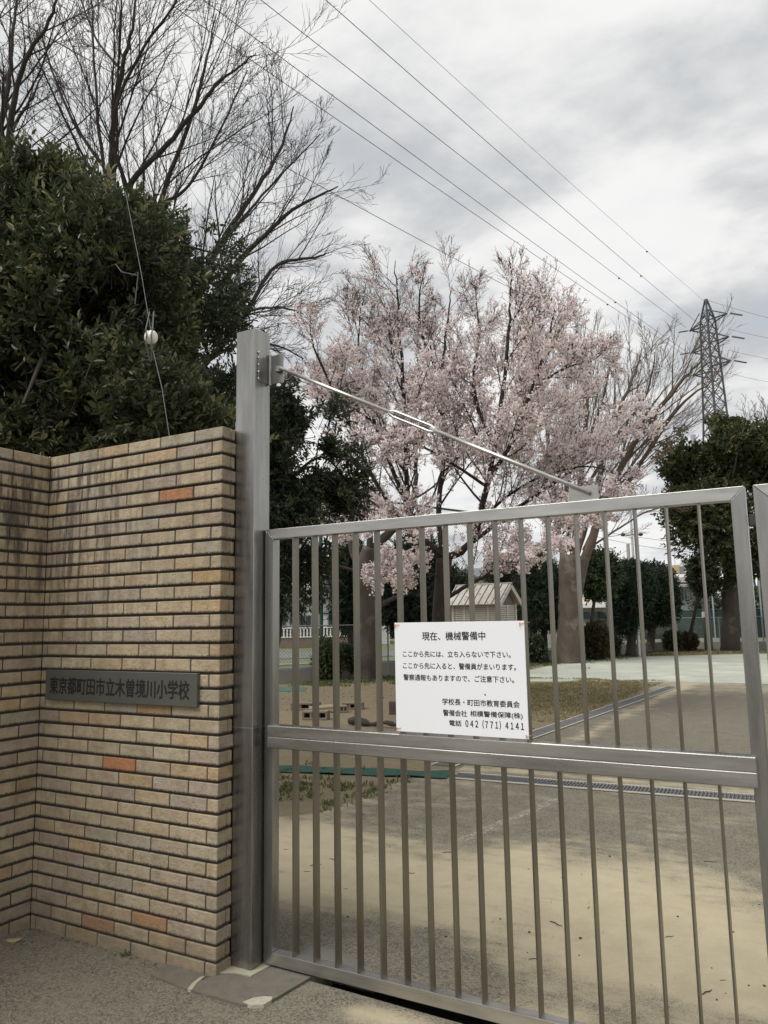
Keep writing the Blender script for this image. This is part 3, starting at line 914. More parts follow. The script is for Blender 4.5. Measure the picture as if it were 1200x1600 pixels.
def trunk_object(name, pts, rads, mat, parent, sides=16, flare=1.0, rough=.06, seed=0, smooth=7):
    q = catmull(pts, smooth); r = np.interp(np.linspace(0, 1, len(q)), np.linspace(0, 1, len(rads)), rads)
    rs = np.random.RandomState(seed)
    b = MB(); b.tube(q, r, sides, caps=True)
    V = b.v[0].reshape(len(q), sides, 3) if False else None
    W_ = b.v[0]
    ax = np.repeat(q, sides, 0)
    k = (vnoise(W_, 2.2 / max(r[0], .1) * .25, 3) - .5) * 2 * rough * 3 + 1
    # root flare: buttresses fading up
    h = W_[:, 2] - q[0][2]
    an = np.arctan2(W_[:, 1] - ax[:, 1], W_[:, 0] - ax[:, 0])
    fl = flare * np.exp(-np.clip(h, 0, None) / (r[0] * 1.6)) * (.35 + .3 * np.cos(an * 5 + seed))
    b.v[0] = ax + (W_ - ax) * (k + fl)[:, None]
    return b.build(name, mat, parent, smooth=True)

# leaves and flowers, unshared small faces
LEAF_T = np.array([[0, 0, 0], [-.5, .36, .07], [-.38, .70, .05], [0, 1, -.10], [0, 1, -.10], [.38, .70, .05], [.5, .36, .07], [0, 0, 0]])
LEAF_ORD = np.array([0, 3, 2, 1, 7, 6, 5, 4])
def leaf_faces(rs, base, d, size, width=.4, roll=None):
    n = len(base)
    d = d / (np.linalg.norm(d, axis=1, keepdims=True) + 1e-9)
    u = rs.normal(size=(n, 3)) + np.array([0, 0, 1.0]); s = np.cross(d, u); s /= np.linalg.norm(s, axis=1, keepdims=True) + 1e-9
    w_ = np.cross(s, d)
    t = LEAF_T[LEAF_ORD]
    return (base[:, None] + size[:, None, None] * (t[None, :, 0:1] * width * s[:, None] + t[None, :, 1:2] * d[:, None] + t[None, :, 2:3] * w_[:, None])).reshape(-1, 3)
def sprig_foliage(name, parent, mat, ells, n_sprig, leaves, size, sprig_len, width=.38, seed=0, clump=1.2, thr=.42, shell=.45, upward=.45, twigmat=None, keepout=None, droop=0.0, bright_top=True):
    """leafy twigs spread through the crown's lobes; ells = [(centre, radii)]"""
    rs = np.random.RandomState(seed)
    vol = np.array([np.prod(e[1]) ** .8 for e in ells]); pr = vol / vol.sum()
    which = rs.choice(len(ells), size=n_sprig * 3, p=pr)
    c = np.array([e[0] for e in ells])[which]; rad = np.array([e[1] for e in ells])[which]
    v = rs.normal(size=(len(which), 3)); v /= np.linalg.norm(v, axis=1, keepdims=True)
    rr = 1 - shell * np.abs(rs.normal(size=len(which))) * .8
    rr = np.clip(rr + .16 * rs.rand(len(which)) ** 3, .1, 1.16)
    p = c + v * rad * rr[:, None]
    k = vnoise(p + seed * 3.1, clump, 2) > thr
    p, v = p[k][:n_sprig], v[k][:n_sprig]
    if keepout is not None:
        m = ~keepout(p); p, v = p[m], v[m]
    ax = v + rs.normal(size=v.shape) * .45 + np.array([0, 0, upward]); ax /= np.linalg.norm(ax, axis=1, keepdims=True)
    L = sprig_len * rs.uniform(.6, 1.3, len(p))
    n = len(p)
    t = (np.arange(leaves)[None] + rs.rand(n, leaves)) / leaves
    base = p[:, None] + ax[:, None] * (L[:, None] * (t - .4))[..., None]
    ld = rs.normal(size=(n, leaves, 3)); ld -= ax[:, None] * (ld * ax[:, None]).sum(-1, keepdims=True); ld /= np.linalg.norm(ld, axis=2, keepdims=True)
    ld = ld * rs.uniform(.5, 1.1, (n, leaves, 1)) + ax[:, None] * (.35 + .75 * t[..., None]) - np.array([0, 0, droop])
    sz = size * rs.uniform(.6, 1.15, (n, leaves)) * (1.05 - .25 * t)
    V = leaf_faces(rs, base.reshape(-1, 3), ld.reshape(-1, 3), sz.ravel(), width)
    sprc = np.clip(rs.rand(n) * .75 + rs.normal(size=n) * .08, 0, .8)
    young = rs.rand(n) < .14
    sprc = np.where(young, rs.uniform(.85, 1.0, n), sprc)
    col = np.repeat(np.clip(sprc[:, None] + rs.normal(size=(n, leaves)) * .08, 0, 1).ravel(), 2)
    o = fast_mesh(name, V, 4, mat, parent, col)
    tw = [(np.array([p[i] - ax[i] * L[i] * .9 - np.array([0, 0, .04]), p[i] - ax[i] * L[i] * .3, p[i] + ax[i] * L[i] * .55]), np.array([.006, .004, .002]) * (size / .09), 3) for i in range(0, n, 2)]
    return o, tw, p
def blossoms(name, parent, twigs, per_m, cluster, spread, rad, seed, mat, t0=.15, bare_above=None):
    rs = np.random.RandomState(seed)
    Cn = []
    for q in twigs:
        L = np.linalg.norm(np.diff(q, axis=0), axis=1); T = L.sum()
        n = rs.poisson(per_m * T)
        if n == 0: continue
        cum = np.concatenate([[0], np.cumsum(L)]) / T
        t = t0 + (1 - t0) * rs.rand(n)
        c = np.stack([np.interp(t, cum, q[:, k]) for k in range(3)], 1)
        if bare_above is not None:
            keep = rs.rand(n) > bare_above(c)
            c = c[keep]
        Cn.append(c)
    c = np.concatenate(Cn)
    k = rs.randint(cluster[0], cluster[1] + 1, len(c))
    c = np.repeat(c, k, 0); n = len(c)
    off = rs.normal(size=(n, 3)) * spread
    ctr = c + off
    nn = off / (np.linalg.norm(off, axis=1, keepdims=True) + 1e-9) + rs.normal(size=(n, 3)) * .5
    nn /= np.linalg.norm(nn, axis=1, keepdims=True)
    u = np.cross(nn, rs.normal(size=(n, 3))); u /= np.linalg.norm(u, axis=1, keepdims=True); v = np.cross(nn, u)
    r = rad * rs.uniform(.7, 1.15, n)
    a = np.arange(5) * 2 * math.pi / 5
    V = ctr[:, None] + r[:, None, None] * (np.cos(a)[None, :, None] * u[:, None] + np.sin(a)[None, :, None] * v[:, None]) + nn[:, None] * (r * .25)[:, None, None] * rs.uniform(-1, 1, (n, 5, 1))
    return fast_mesh(name, V.reshape(-1, 3), 5, mat, parent, np.clip(rs.beta(2, 2, n) + 0, 0, 1)), ctr

# ---- the cherry tree in blossom
CD = 13.0
cb = P(690, 965, CD); cb = np.array([cb[0], cb[1], -.02])
ch = tree_root('cherry_tree', cb, 'cherry tree in pale pink blossom with a dark forked trunk, behind the white sign')
fork = P(694, 872, CD)
trunk_object('trunk', [cb, P(688, 1010, CD), P(689, 940, CD), fork], [.185, .15, .135, .13], BARK_CHERRY, ch, 16, .8, .05, 3)
g = Grow(11, wob=.075, trop=.06, n=(15, 9, 6), lr=(.25, .55, .5), ang=(42, 38, 38), seg=.16, rmin=.0035, rr=.5, maxl=2, tmin=.16, tl=.98)
LB = [([(694, 872), (660, 840), (640, 800), (634, 700), (628, 560), (622, 430), (616, 362)], 0, .6, .085),
      ([(694, 872), (685, 800), (694, 700), (690, 580), (700, 470), (706, 405)], 0, 1.4, .07),
      ([(694, 872), (725, 858), (748, 815), (772, 700), (790, 560), (796, 450), (797, 352)], 0, -.6, .085),
      ([(745, 840), (760, 760), (800, 690), (830, 600), (855, 520), (868, 440)], -.1, -1.6, .055),
      ([(735, 850), (800, 800), (880, 745), (950, 690), (985, 650)], 0, 1.2, .05),
      ([(660, 840), (610, 790), (570, 720), (530, 620), (490, 520), (484, 470)], 0, -.9, .055),
      ([(640, 800), (600, 700), (570, 600), (560, 500), (572, 400)], .2, 1.6, .05),
      ([(694, 872), (645, 832), (590, 815), (540, 800), (505, 812)], 0, -1.5, .04),
      ([(690, 940), (712, 926), (748, 905), (800, 885), (850, 862), (900, 815), (960, 775)], 0, -1.3, .05),
      ([(692, 905), (650, 890), (612, 896), (590, 905)], 0, -1.6, .025),
      ([(772, 700), (740, 600), (748, 500), (742, 405)], -.2, .9, .04),
      ([(690, 580), (660, 500), (655, 430), (662, 385)], .8, -.4, .035),
      ([(760, 760), (700, 720), (640, 690), (590, 690)], -.3, -1.7, .035),
      ([(830, 600), (880, 560), (925, 545), (950, 520)], -1.0, .4, .03),
      ([(748, 905), (790, 880), (835, 880)], -.6, -1.4, .016),
      ([(800, 800), (850, 790), (900, 800), (950, 820)], .4, -.8, .03),
      ([(628, 560), (590, 500), (545, 440)], .4, 1.8, .025),
      ([(790, 560), (830, 480), (845, 420)], -.5, 1.0, .028),
      ([(634, 700), (560, 640), (500, 600), (455, 575)], .2, .9, .032), ([(640, 800), (600, 790), (560, 792), (520, 800)], .6, 1.6, .025), ([(748, 815), (800, 770), (860, 740), (930, 730), (1000, 760)], .5, -.4, .035), ([(772, 700), (830, 650), (890, 620), (940, 610)], .4, 1.6, .035)]
for pts, d0, d1, r0 in LB:
    pts = [(x, y if y > 660 else 660 - (660 - y) * .84) for x, y in pts]
    g.limb(pxs(pts, CD + d0, CD + d1), r0 * .8, .005, 0, 9)
tubes_object('branches', g.tubes, BARK_CHERRY, ch)
top = P(700, 400, CD)[2]
blossoms('blossom', ch, g.twigs, 9.6, (3, 7), .025, .0200, 5, PETAL, .05, lambda c: np.clip((c[:, 2] - (top - 3.0)) / 2.8, 0, 1) * .88 + .55 * np.exp(-((c[:, 2] - 3.95) / .55) ** 2))
blossoms('buds', ch, g.twigs, 3.5, (1, 3), .028, .008, 6, BUD, .1)

# ---- old leaning trunk by the fence, left of the sign
ob_ = G(577, 1062)
ot = tree_root('old_tree', (ob_[0], ob_[1], -.02), 'leaning old grey tree with flared roots in front of the fence, left of the sign')
od = 19.7
trunk_object('trunk', [np.array([ob_[0], ob_[1], -.06]), P(577, 1020, od), P(573, 950, od), P(566, 900, od), P(578, 855, od)], [.30, .27, .235, .225, .17], BARK_OLD, ot, 18, .7, .10, 5)
g2 = Grow(21, wob=.12, trop=.05, n=(6, 5, 4), lr=(.42, .5, .5), ang=(42, 40, 40), seg=.25, rmin=.004, rr=.5, maxl=2, tmin=.25)
for pts, d0, d1, r0 in [([(574, 875), (600, 840), (640, 800), (650, 730), (640, 650)], 0, 1, .15), ([(570, 900), (548, 850), (560, 780), (600, 700)], 0, 1.5, .10),
                        ([(572, 965), (605, 940), (640, 928), (680, 925)], 0, 1.2, .085), ([(566, 895), (530, 885), (500, 870), (470, 880)], 0, -.8, .05), ([(578, 855), (575, 780), (566, 700), (576, 640)], 0, .4, .09)]:
    g2.limb(pxs(pts, od + d0, od + d1), r0, .012, 0, 8)
tubes_object('branches', g2.tubes, BARK_BARE, ot)

# ---- zelkova: thick pale trunk right of the sign, fan of bare branches
zb = G(890, 1036); ZD = 25.6
ze = tree_root('zelkova_tree', (zb[0], zb[1], -.02), 'bare tree with a thick mottled trunk and a fan of upright twigs beside the court')
trunk_object('trunk', [np.array([zb[0], zb[1], -.06]), P(890, 990, ZD), P(893, 920, ZD), P(898, 868, ZD)], [.44, .40, .39, .48], BARK_ZELK, ze, 24, .22, .08, 7)
g3 = Grow(31, wob=.055, trop=.055, n=(13, 9, 5), lr=(.40, .44, .42), ang=(27, 26, 28), seg=.35, rmin=.0055, rr=.40, maxl=2, tmin=.22, tl=.8)
for pts, d0, d1, r0 in [([(885, 880), (872, 830), (862, 740), (850, 620), (842, 540)], 0, 1, .24), ([(912, 880), (935, 815), (965, 740), (1020, 650), (1070, 590), (1105, 555)], 0, -1, .30),
                        ([(895, 870), (905, 780), (915, 660), (922, 580), (926, 530)], 0, 2, .22), ([(900, 870), (930, 770), (960, 660), (990, 590), (1002, 545)], 0, 1.5, .22),
                        ([(935, 815), (990, 740), (1050, 650), (1085, 615), (1125, 590)], 0, -2, .15), ([(890, 860), (885, 760), (884, 640), (890, 530)], 0, -2, .16),
                        ([(905, 800), (960, 760), (1015, 690), (1060, 640)], 0, 1, .10), ([(912, 860), (950, 780), (985, 700), (1015, 640), (1045, 600)], 0, -1.5, .12), ([(900, 830), (912, 720), (940, 630), (955, 570)], 0, -1, .12), ([(905, 780), (960, 690), (1008, 620), (1025, 550)], 0, -2.5, .12), ([(915, 860), (960, 830), (1010, 800), (1050, 790)], 0, -1.0, .08)]:
    g3.limb(pxs(pts, ZD + d0, ZD + d1), r0 * .52, .012, 0, 9)
tubes_object('branches', g3.tubes, BARK_TWIG, ze)

# ---- big bare trees upper left, rooted behind the wall
bd = 14.0
b0 = P(268, 975, bd)
bt = tree_root('bare_tree', (b0[0], b0[1], -.02), 'large leafless tree with wide arching branches above the dark evergreen on the left')
trunk_object('trunk', [np.array([b0[0], b0[1], -.05]), P(266, 850, bd), P(262, 730, bd), P(268, 640, bd)], [.34, .29, .26, .25], BARK_BARE, bt, 16, .5, .05, 9)
g4 = Grow(41, wob=.070, trop=.035, n=(14, 8, 4), lr=(.40, .50, .48), ang=(31, 33, 36), seg=.26, rmin=.0042, rr=.48, maxl=2, tmin=.18, tl=.85)
for pts, d0, d1, r0 in [([(268, 640), (190, 420), (176, 280), (178, 190), (190, 110), (206, 45), (218, -30)], 0, -.5, .11),
                        ([(268, 640), (222, 400), (200, 300), (262, 225), (305, 175), (350, 125), (412, 84)], 0, -1.2, .10),
                        ([(268, 640), (240, 420), (250, 320), (300, 180), (322, 100), (340, 20)], 0, 1.2, .09),
                        ([(268, 640), (310, 460), (350, 380), (410, 300), (455, 235), (482, 165)], 0, .6, .10),
                        ([(268, 640), (330, 480), (372, 420), (430, 365), (490, 322), (562, 292)], 0, -1, .10),
                        ([(268, 640), (330, 560), (400, 480), (450, 415), (520, 402), (545, 395)], 0, 1, .08),
                        ([(262, 600), (200, 400), (165, 270), (150, 150), (142, -10)], 0, 1.5, .08),
                        ([(200, 300), (175, 200), (215, 90), (270, 10), (285, -40)], -.4, -1.5, .05),
                        ([(268, 640), (280, 560), (360, 500), (440, 480), (500, 490)], 0, -1.6, .06),
                        ([(250, 320), (295, 290), (350, 200), (398, 110)], .3, .8, .05), ([(350, 380), (400, 330), (440, 290), (530, 210)], .3, 1.8, .05),
                        ([(330, 560), (390, 535), (450, 540), (500, 560)], .2, .9, .045), ([(176, 280), (120, 200), (85, 120), (60, 40)], 0, 1.0, .05), ([(190, 110), (150, 60), (120, -20)], -.3, .4, .035)]:
    pts = [(x if x < 320 else 320 + (x - 320) * .86, y) for x, y in pts]
    g4.limb(pxs(pts, bd + d0, bd + d1), r0 * .72, .010, 0, 8)
tubes_object('branches', g4.tubes, BARK_BARE, bt)
b1 = P(-60, 975, 13.0)
bt2 = tree_root('bare_tree', (b1[0], b1[1], -.02), 'leafless tree cut off by the top left corner, rising behind the dark evergreen')
trunk_object('trunk', [np.array([b1[0], b1[1], -.05]), P(-50, 700, 13), P(-30, 480, 13), P(-10, 350, 13)], [.22, .18, .15, .13], BARK_BARE, bt2, 12, .5, .05, 2)
g5 = Grow(51, wob=.070, trop=.04, n=(9, 7, 4), lr=(.46, .50, .48), ang=(31, 33, 36), seg=.26, rmin=.0046, rr=.50, maxl=2, tmin=.2)
for pts, d0, d1, r0 in [([(-10, 350), (12, 250), (18, 180), (40, 95), (78, 30), (95, -30)], 0, -.6, .07), ([(-20, 420), (-5, 230), (10, 150), (20, 60), (30, -30)], 0, 1, .08), ([(-10, 350), (0, 260), (25, 190), (45, 160), (70, 110)], 0, .4, .045), ([(-20, 420), (-40, 250), (-30, 100), (-10, -20)], 0, -.8, .07)]:
    g5.limb(pxs(pts, 13 + d0, 13 + d1), r0, .010, 0, 8)
tubes_object('branches', g5.tubes, BARK_BARE, bt2)

# ---- evergreens behind the wall
def ellpx(x, y, d, rx, ry, rd):
    k = d / FPX
    return (P(x, y, d), (rx * k, rd, ry * k))
def evergreen(name, base, label, ells, mat, n, leaves, size, slen, seed, limbs, trunk_r, bmat, group=None, **kw):
    t = tree_root(name, base, label, group)
    c0 = np.array(ells[0][0])
    mid = (np.array(base) + c0) / 2 + np.array([.1, .1, 0])
    trunk_object('trunk', [np.array(base) - [0, 0, .04], mid, c0], [trunk_r, trunk_r * .8, trunk_r * .45], bmat, t, 10, .5, .05, seed)
    o, tw, pp = sprig_foliage('crown', t, mat, ells, n, leaves, size, slen, seed=seed, **kw)
    rs = np.random.RandomState(seed)
    tubes = list(tw)
    for k in range(limbs):
        e = ells[rs.randint(len(ells))]
        v = rs.normal(size=3); v[2] = abs(v[2]) * .6; v /= np.linalg.norm(v)
        tip = np.array(e[0]) + v * np.array(e[1]) * .8
        s = np.array(base) * (1 - .55) + c0 * .55 if k % 2 else c0
        q = catmull([s, (s + tip) / 2 + rs.normal(size=3) * .12 + [0, 0, .15], tip], 4)
        tubes.append((q, np.linspace(trunk_r * .35, .008, len(q)), 5))
    tubes_object('branches', tubes, bmat, t)
    return t
e1 = P(120, 975, 6.4)
evergreen('evergreen_oak', (e1[0], e1[1], 0), 'dark broadleaf evergreen with glossy lance leaves towering behind the brick wall',
          [ellpx(110, 520, 6.2, 190, 150, .9), ellpx(60, 390, 6.4, 130, 135, .8), ellpx(175, 420, 5.9, 100, 120, .6), ellpx(-20, 560, 6.0, 150, 220, .8), ellpx(150, 640, 5.6, 170, 110, .7), ellpx(60, 330, 6.6, 110, 75, .6), ellpx(210, 560, 6.0, 80, 110, .5), ellpx(300, 680, 5.8, 90, 60, .5), ellpx(20, 660, 5.3, 130, 100, .5)],
          LEAF_OAK, 8200, 11, .080, .19, 61, 22, .10, BARK_DARK, clump=1.7, thr=.40, shell=.42)
e2 = P(290, 975, 8.6)
evergreen('evergreen_oak', (e2[0], e2[1], 0), 'darker evergreen with a rounded crown standing between the bare tree and the steel post',
          [ellpx(275, 425, 8.4, 98, 112, .9), ellpx(312, 480, 8.2, 58, 66, .7), ellpx(240, 500, 8.8, 80, 120, .8), ellpx(330, 640, 8.4, 90, 62, .7), ellpx(240, 640, 8.6, 90, 80, .7)],
          LEAF_DARK, 3400, 11, .080, .20, 62, 16, .09, BARK_DARK, clump=1.7, thr=.42, shell=.5)
e3 = P(396, 975, 9.4)
evergreen('evergreen_oak', (e3[0], e3[1], 0), 'loose dark evergreen with drooping leaves showing right of the steel post above the gate',
          [ellpx(440, 760, 9.2, 95, 115, .9), ellpx(450, 850, 9.2, 60, 110, .8), ellpx(530, 760, 9.5, 45, 75, .4), ellpx(480, 820, 9.4, 70, 60, .6), ellpx(500, 640, 9.4, 50, 40, .4), ellpx(470, 690, 9.2, 80, 75, .7), ellpx(410, 850, 9.2, 75, 70, .8), ellpx(520, 700, 9.4, 55, 50, .4), ellpx(450, 640, 9.4, 60, 45, .4), ellpx(510, 770, 9.3, 50, 60, .4)],
          LEAF_DARK, 3900, 10, .085, .24, 63, 14, .07, BARK_DARK, clump=2.4, thr=.50, shell=.65, droop=.25, upward=.2)

# ---- right hand evergreens, clipped trees, conifers, bushes
def small_tree(name, base, label, ells, mat, n, size, trunk_pts, tr, seed, leaves=8, slen=.22, group=None, cat='tree', clump=1.2, thr=.38, shell=.4, bmat=BARK_DARK, width=.5, limbs=6, **kw):
    t = tree_root(name, base, label, group, cat)
    trunk_object('trunk', trunk_pts, [tr, tr * .85, tr * .7], bmat, t, 12, .3, .08, seed)
    o, tw, pp = sprig_foliage('crown', t, mat, ells, n, leaves, size, slen, width=width, seed=seed, clump=clump, thr=thr, shell=shell, **kw)
    rs = np.random.RandomState(seed); tubes = tw[::2]; s = np.asarray(trunk_pts[-1])
    for k in range(limbs):
        e = ells[k % len(ells)]; v = rs.normal(size=3); v /= np.linalg.norm(v)
        tip = np.array(e[0]) + v * np.array(e[1]) * .75
        q = catmull([s, (s + tip) / 2 + rs.normal(size=3) * .15, tip], 4)
        tubes.append((q, np.linspace(tr * .4, .015, len(q)), 5))
    tubes_object('branches', tubes, bmat, t)
    return t
q = G(1142, 1018); dd = 31.3
small_tree('evergreen_tree', (q[0], q[1], 0), 'broad olive green evergreen with a straight brown trunk at the right edge of the court',
           [ellpx(1140, 800, dd, 92, 115, 2.4), ellpx(1110, 720, dd, 75, 62, 1.8), ellpx(1175, 720, dd, 70, 58, 1.8), ellpx(1080, 770, dd, 52, 70, 1.2), ellpx(1190, 850, dd, 60, 80, 1.6), ellpx(1125, 690, dd, 55, 35, 1.0), ellpx(1120, 880, dd, 45, 45, 1.0), ellpx(1215, 760, dd, 60, 80, 1.5)],
           LEAF_OLIVE, 7600, .19, [np.array([q[0], q[1], -.05]), P(1142, 950, dd), P(1140, 860, dd)], .38, 71, 9, .4, bmat=BARK_OLD, clump=.55, thr=.40, shell=.42, limbs=16)
dd = 29.2; q = G(985, 1026)
small_tree('clipped_tree', (q[0], q[1], 0), 'clipped round dark evergreen with ragged left side, nearest to the pale pole',
           [ellpx(985, 920, dd, 36, 42, .9), ellpx(975, 955, dd, 24, 36, .6)], LEAF_CONIFER, 3800, .10, [np.array([q[0], q[1], -.05]), P(987, 995, dd), P(990, 940, dd)], .19, 72, 9, .22, 'clipped evergreens by the court', clump=1.2, thr=.22, shell=.25)
dd = 31.4; q = G(1014, 1021)
small_tree('clipped_tree', (q[0], q[1], 0), 'clipped dark evergreen with a smooth domed top, left of the far pale houses',
           [ellpx(1022, 922, dd, 36, 42, 1.0), ellpx(1035, 945, dd, 26, 32, .8), ellpx(1005, 920, dd, 24, 38, .7), ellpx(1010, 968, dd, 18, 14, .5)], LEAF_CONIFER, 4200, .10, [np.array([q[0], q[1], -.05]), P(1018, 990, dd), P(1018, 950, dd)], .18, 73, 9, .22, 'clipped evergreens by the court', clump=1.2, thr=.2, shell=.25)
dd = 26.6; q = G(852, 1035)
small_tree('conifer_tree', (q[0], q[1], 0), 'dark conifer with a bare lower trunk left of the thick mottled trunk',
           [ellpx(846, 930, dd, 40, 56, 1.1), ellpx(838, 895, dd, 30, 32, .8), ellpx(862, 955, dd, 26, 30, .7)], LEAF_CONIFER, 3600, .12, [np.array([q[0], q[1], -.05]), P(850, 1000, dd), P(848, 930, dd)], .13, 74, 9, .3, 'dark conifers along the fence', clump=.9, thr=.30, shell=.4, width=.25)
dd = 21.5; q = P(655, 975, dd)
small_tree('conifer_tree', (q[0], q[1], 0), 'wide dark conifer filling the gap between the old leaning trunk and the shelter',
           [ellpx(650, 930, dd, 60, 60, 1.2), ellpx(700, 940, dd, 45, 55, 1.0), ellpx(612, 930, dd, 30, 55, .8), ellpx(650, 880, dd, 45, 45, .9)], LEAF_CONIFER, 6500, .12, [np.array([q[0], q[1], -.05]), P(655, 1000, dd), P(655, 930, dd)], .13, 75, 9, .3, 'dark conifers along the fence', clump=.8, thr=.26, shell=.5, width=.25)
dd = 21.5; q = P(548, 975, dd)
small_tree('conifer_tree', (q[0], q[1], 0), 'dark conifer behind the left side of the old leaning trunk, beside the white house',
           [ellpx(546, 930, dd, 22, 56, .7), ellpx(550, 880, dd, 26, 36, .7), ellpx(540, 965, dd, 18, 26, .5)], LEAF_CONIFER, 2600, .12, [np.array([q[0], q[1], -.05]), P(548, 1000, dd), P(548, 930, dd)], .10, 76, 9, .3, 'dark conifers along the fence', clump=.9, thr=.26, shell=.5, width=.25)
dd = 27.5; q = P(800, 975, 28.5)
small_tree('conifer_tree', (q[0], q[1], 0), 'dark conifer behind the right end of the louvred shelter',
           [ellpx(812, 935, 28.5, 34, 50, 1.0), ellpx(790, 900, 28.5, 30, 30, .8)], LEAF_CONIFER, 2600, .12, [np.array([q[0], q[1], -.05]), P(805, 1000, 28.5), P(805, 930, 28.5)], .12, 77, 9, .3, 'dark conifers along the fence', clump=.9, thr=.28, shell=.45, width=.25)
dd = 27.4; q = G(918, 1031)
small_tree('small_tree', (q[0], q[1], 0), 'slim leaning tree with a small green crown left of the pale pole',
           [ellpx(935, 895, dd, 30, 38, .8), ellpx(950, 905, dd, 22, 34, .7), ellpx(928, 920, dd, 18, 20, .5)], LEAF_BUSH, 1700, .14, [np.array([q[0], q[1], -.05]), P(922, 985, dd), P(930, 930, dd)], .075, 78, 8, .3, clump=1.0, thr=.42, shell=.5)
dd = 31.8; q = G(1072, 1018)
small_tree('small_tree', (q[0], q[1], 0), 'dark trunk slanting to the right with a thin crown before the far houses',
           [ellpx(1098, 900, dd, 20, 30, .6)], LEAF_DARK, 700, .15, [np.array([q[0], q[1], -.05]), P(1082, 975, dd), P(1095, 910, dd)], .09, 79, 8, .3, clump=1.0, thr=.40, shell=.5)
def bush(name, px, py, dd, rx, ry, label, mat, n, size, seed, group=None):
    q = G(px, py); t = tree_root(name, (q[0], q[1], 0), label, group, 'bush')
    k = dd / FPX
    ells = [((q[0], q[1], ry * k), (rx * k, rx * k * .9, ry * k)), ((q[0] + rx * k * .3, q[1], ry * k * 1.1), (rx * k * .6, rx * k * .6, ry * k * .85))]
    o, tw, pp = sprig_foliage('foliage', t, mat, ells, n, 8, size, size * 1.6, width=.5, seed=seed, clump=2.2, thr=.30, shell=.4)
    tubes_object('stems', tw + [(np.array([[q[0], q[1], -.02], [q[0] + .1 * math.cos(a), q[1] + .1 * math.sin(a), ry * k * .6], [q[0] + rx * k * .5 * math.cos(a), q[1] + rx * k * .5 * math.sin(a), ry * k * 1.2]]), np.array([.012, .009, .005]), 4) for a in range(7)], BARK_DARK, t)
bush('bush', 932, 1031, 27.0, 21, 29, 'rounded reddish brown bush between the slim tree and the pale pole', LEAF_RED, 1500, .09, 81)
bush('bush', 1076, 1018, 31.6, 15, 15, 'low round bush with reddish tips at the foot of the leaning dark trunk', LEAF_RED, 800, .09, 82)
bush('bush', 835, 1037, 26.0, 17, 21, 'dark blue green bush just right of the white sign', LEAF_DARK, 1000, .09, 83)
bush('bush', 1052, 1019, 31.9, 14, 16, 'dull green bush between the domed clipped tree and the leaning trunk', LEAF_DARK, 700, .09, 84)
bush('bush', 958, 1027, 28.4, 12, 26, 'dark green bush right beside the foot of the pale pole', LEAF_DARK, 800, .09, 87)
bush('bush', 513, 1064, 18.8, 24, 34, 'loose yellow green shrub at the fence, left of the old leaning trunk', LEAF_BUSH, 900, .085, 85)
bush('bush', 540, 1060, 19.3, 18, 28, 'smaller yellow green shrub touching the old leaning trunk', LEAF_BUSH, 600, .085, 86)
# far bare tree right edge
fb = P(1190, 975, 60)
ft = tree_root('bare_tree', (fb[0], fb[1], 0), 'distant reddish bare tree at the right edge above the olive evergreen')
trunk_object('trunk', [np.array([fb[0], fb[1], -.1]), P(1190, 850, 60), P(1190, 760, 60)], [.35, .3, .25], BARK_TWIG, ft, 8, .3, .03, 1)
g6 = Grow(66, wob=.08, trop=.05, n=(8, 6, 4), lr=(.45, .5, .5), ang=(32, 34, 36), seg=.6, rmin=.011, rr=.5, maxl=2, tmin=.2)
for pts in ([(1190, 760), (1170, 700), (1160, 650)], [(1190, 760), (1195, 690), (1200, 632)], [(1190, 760), (1215, 700), (1235, 650)], [(1190, 760), (1180, 710), (1182, 655)], [(1190, 760), (1155, 730), (1148, 690)]):
    g6.limb(pxs(pts, 60), .15, .02, 0, 6)
tubes_object('branches', g6.tubes, BARK_TWIG, ft)

# ------------------------------------------------------------------ drains and mat inside the gate
def f_grate(k):
    setb(k, col=(.20, .205, .205), rough=.5, metal=.5)
GRATE = material('galvanised grating', f_grate)
def drain(name, a, b_, wd, label, z, bars_along=True):
    a, b_ = np.array(a, float), np.array(b_, float)
    d = b_ - a; L = np.linalg.norm(d); d /= L; n = np.array([-d[1], d[0], 0])
    t = empty(name, (*((a + b_) / 2)[:2], 0), label, 'drain grate', 'drain gratings set in the schoolyard')
    b = MB()
    for s in (-1, 1):
        o = n * (wd / 2 + .012) * s + np.array([0, 0, z])
        b.bar(a + o, b_ + o, .024, .010, .001)
    b.build('frame', plain('pale drain edge', (.42, .40, .35), .8, 0, .2, 12), t)
    b = MB(); b.bar(a + [0, 0, z - .02], b_ + [0, 0, z - .02], wd, .004, .0005)
    b.build('pit', DARKMETAL, t)
    b = MB()
    k = int(L / .030)
    for i in range(k):
        c = a + d * (L * (i + .5) / k) + np.array([0, 0, z])
        b.bar(c - n * wd / 2, c + n * wd / 2, .008, .012, .0005)
    for s in (-.32, 0, .32):
        b.bar(a + n * wd * s + [0, 0, z - .003], b_ + n * wd * s + [0, 0, z - .003], .005, .010, .0005)
    b.build('grating', GRATE, t)
    return t
g0, g1 = np.array([-.98, 4.155, 0]), np.array([4.2, 4.47, 0])
drain('drain_grate', g0, g1, .24, 'long steel drain grating crossing the drive just inside the gate', .010)
drain('drain_grate', np.array([-1.30, 4.55, 0]), np.array([-.70, 14.6, 0]), .22, 'steel drain grating running away from the gate towards the pale court', .011)
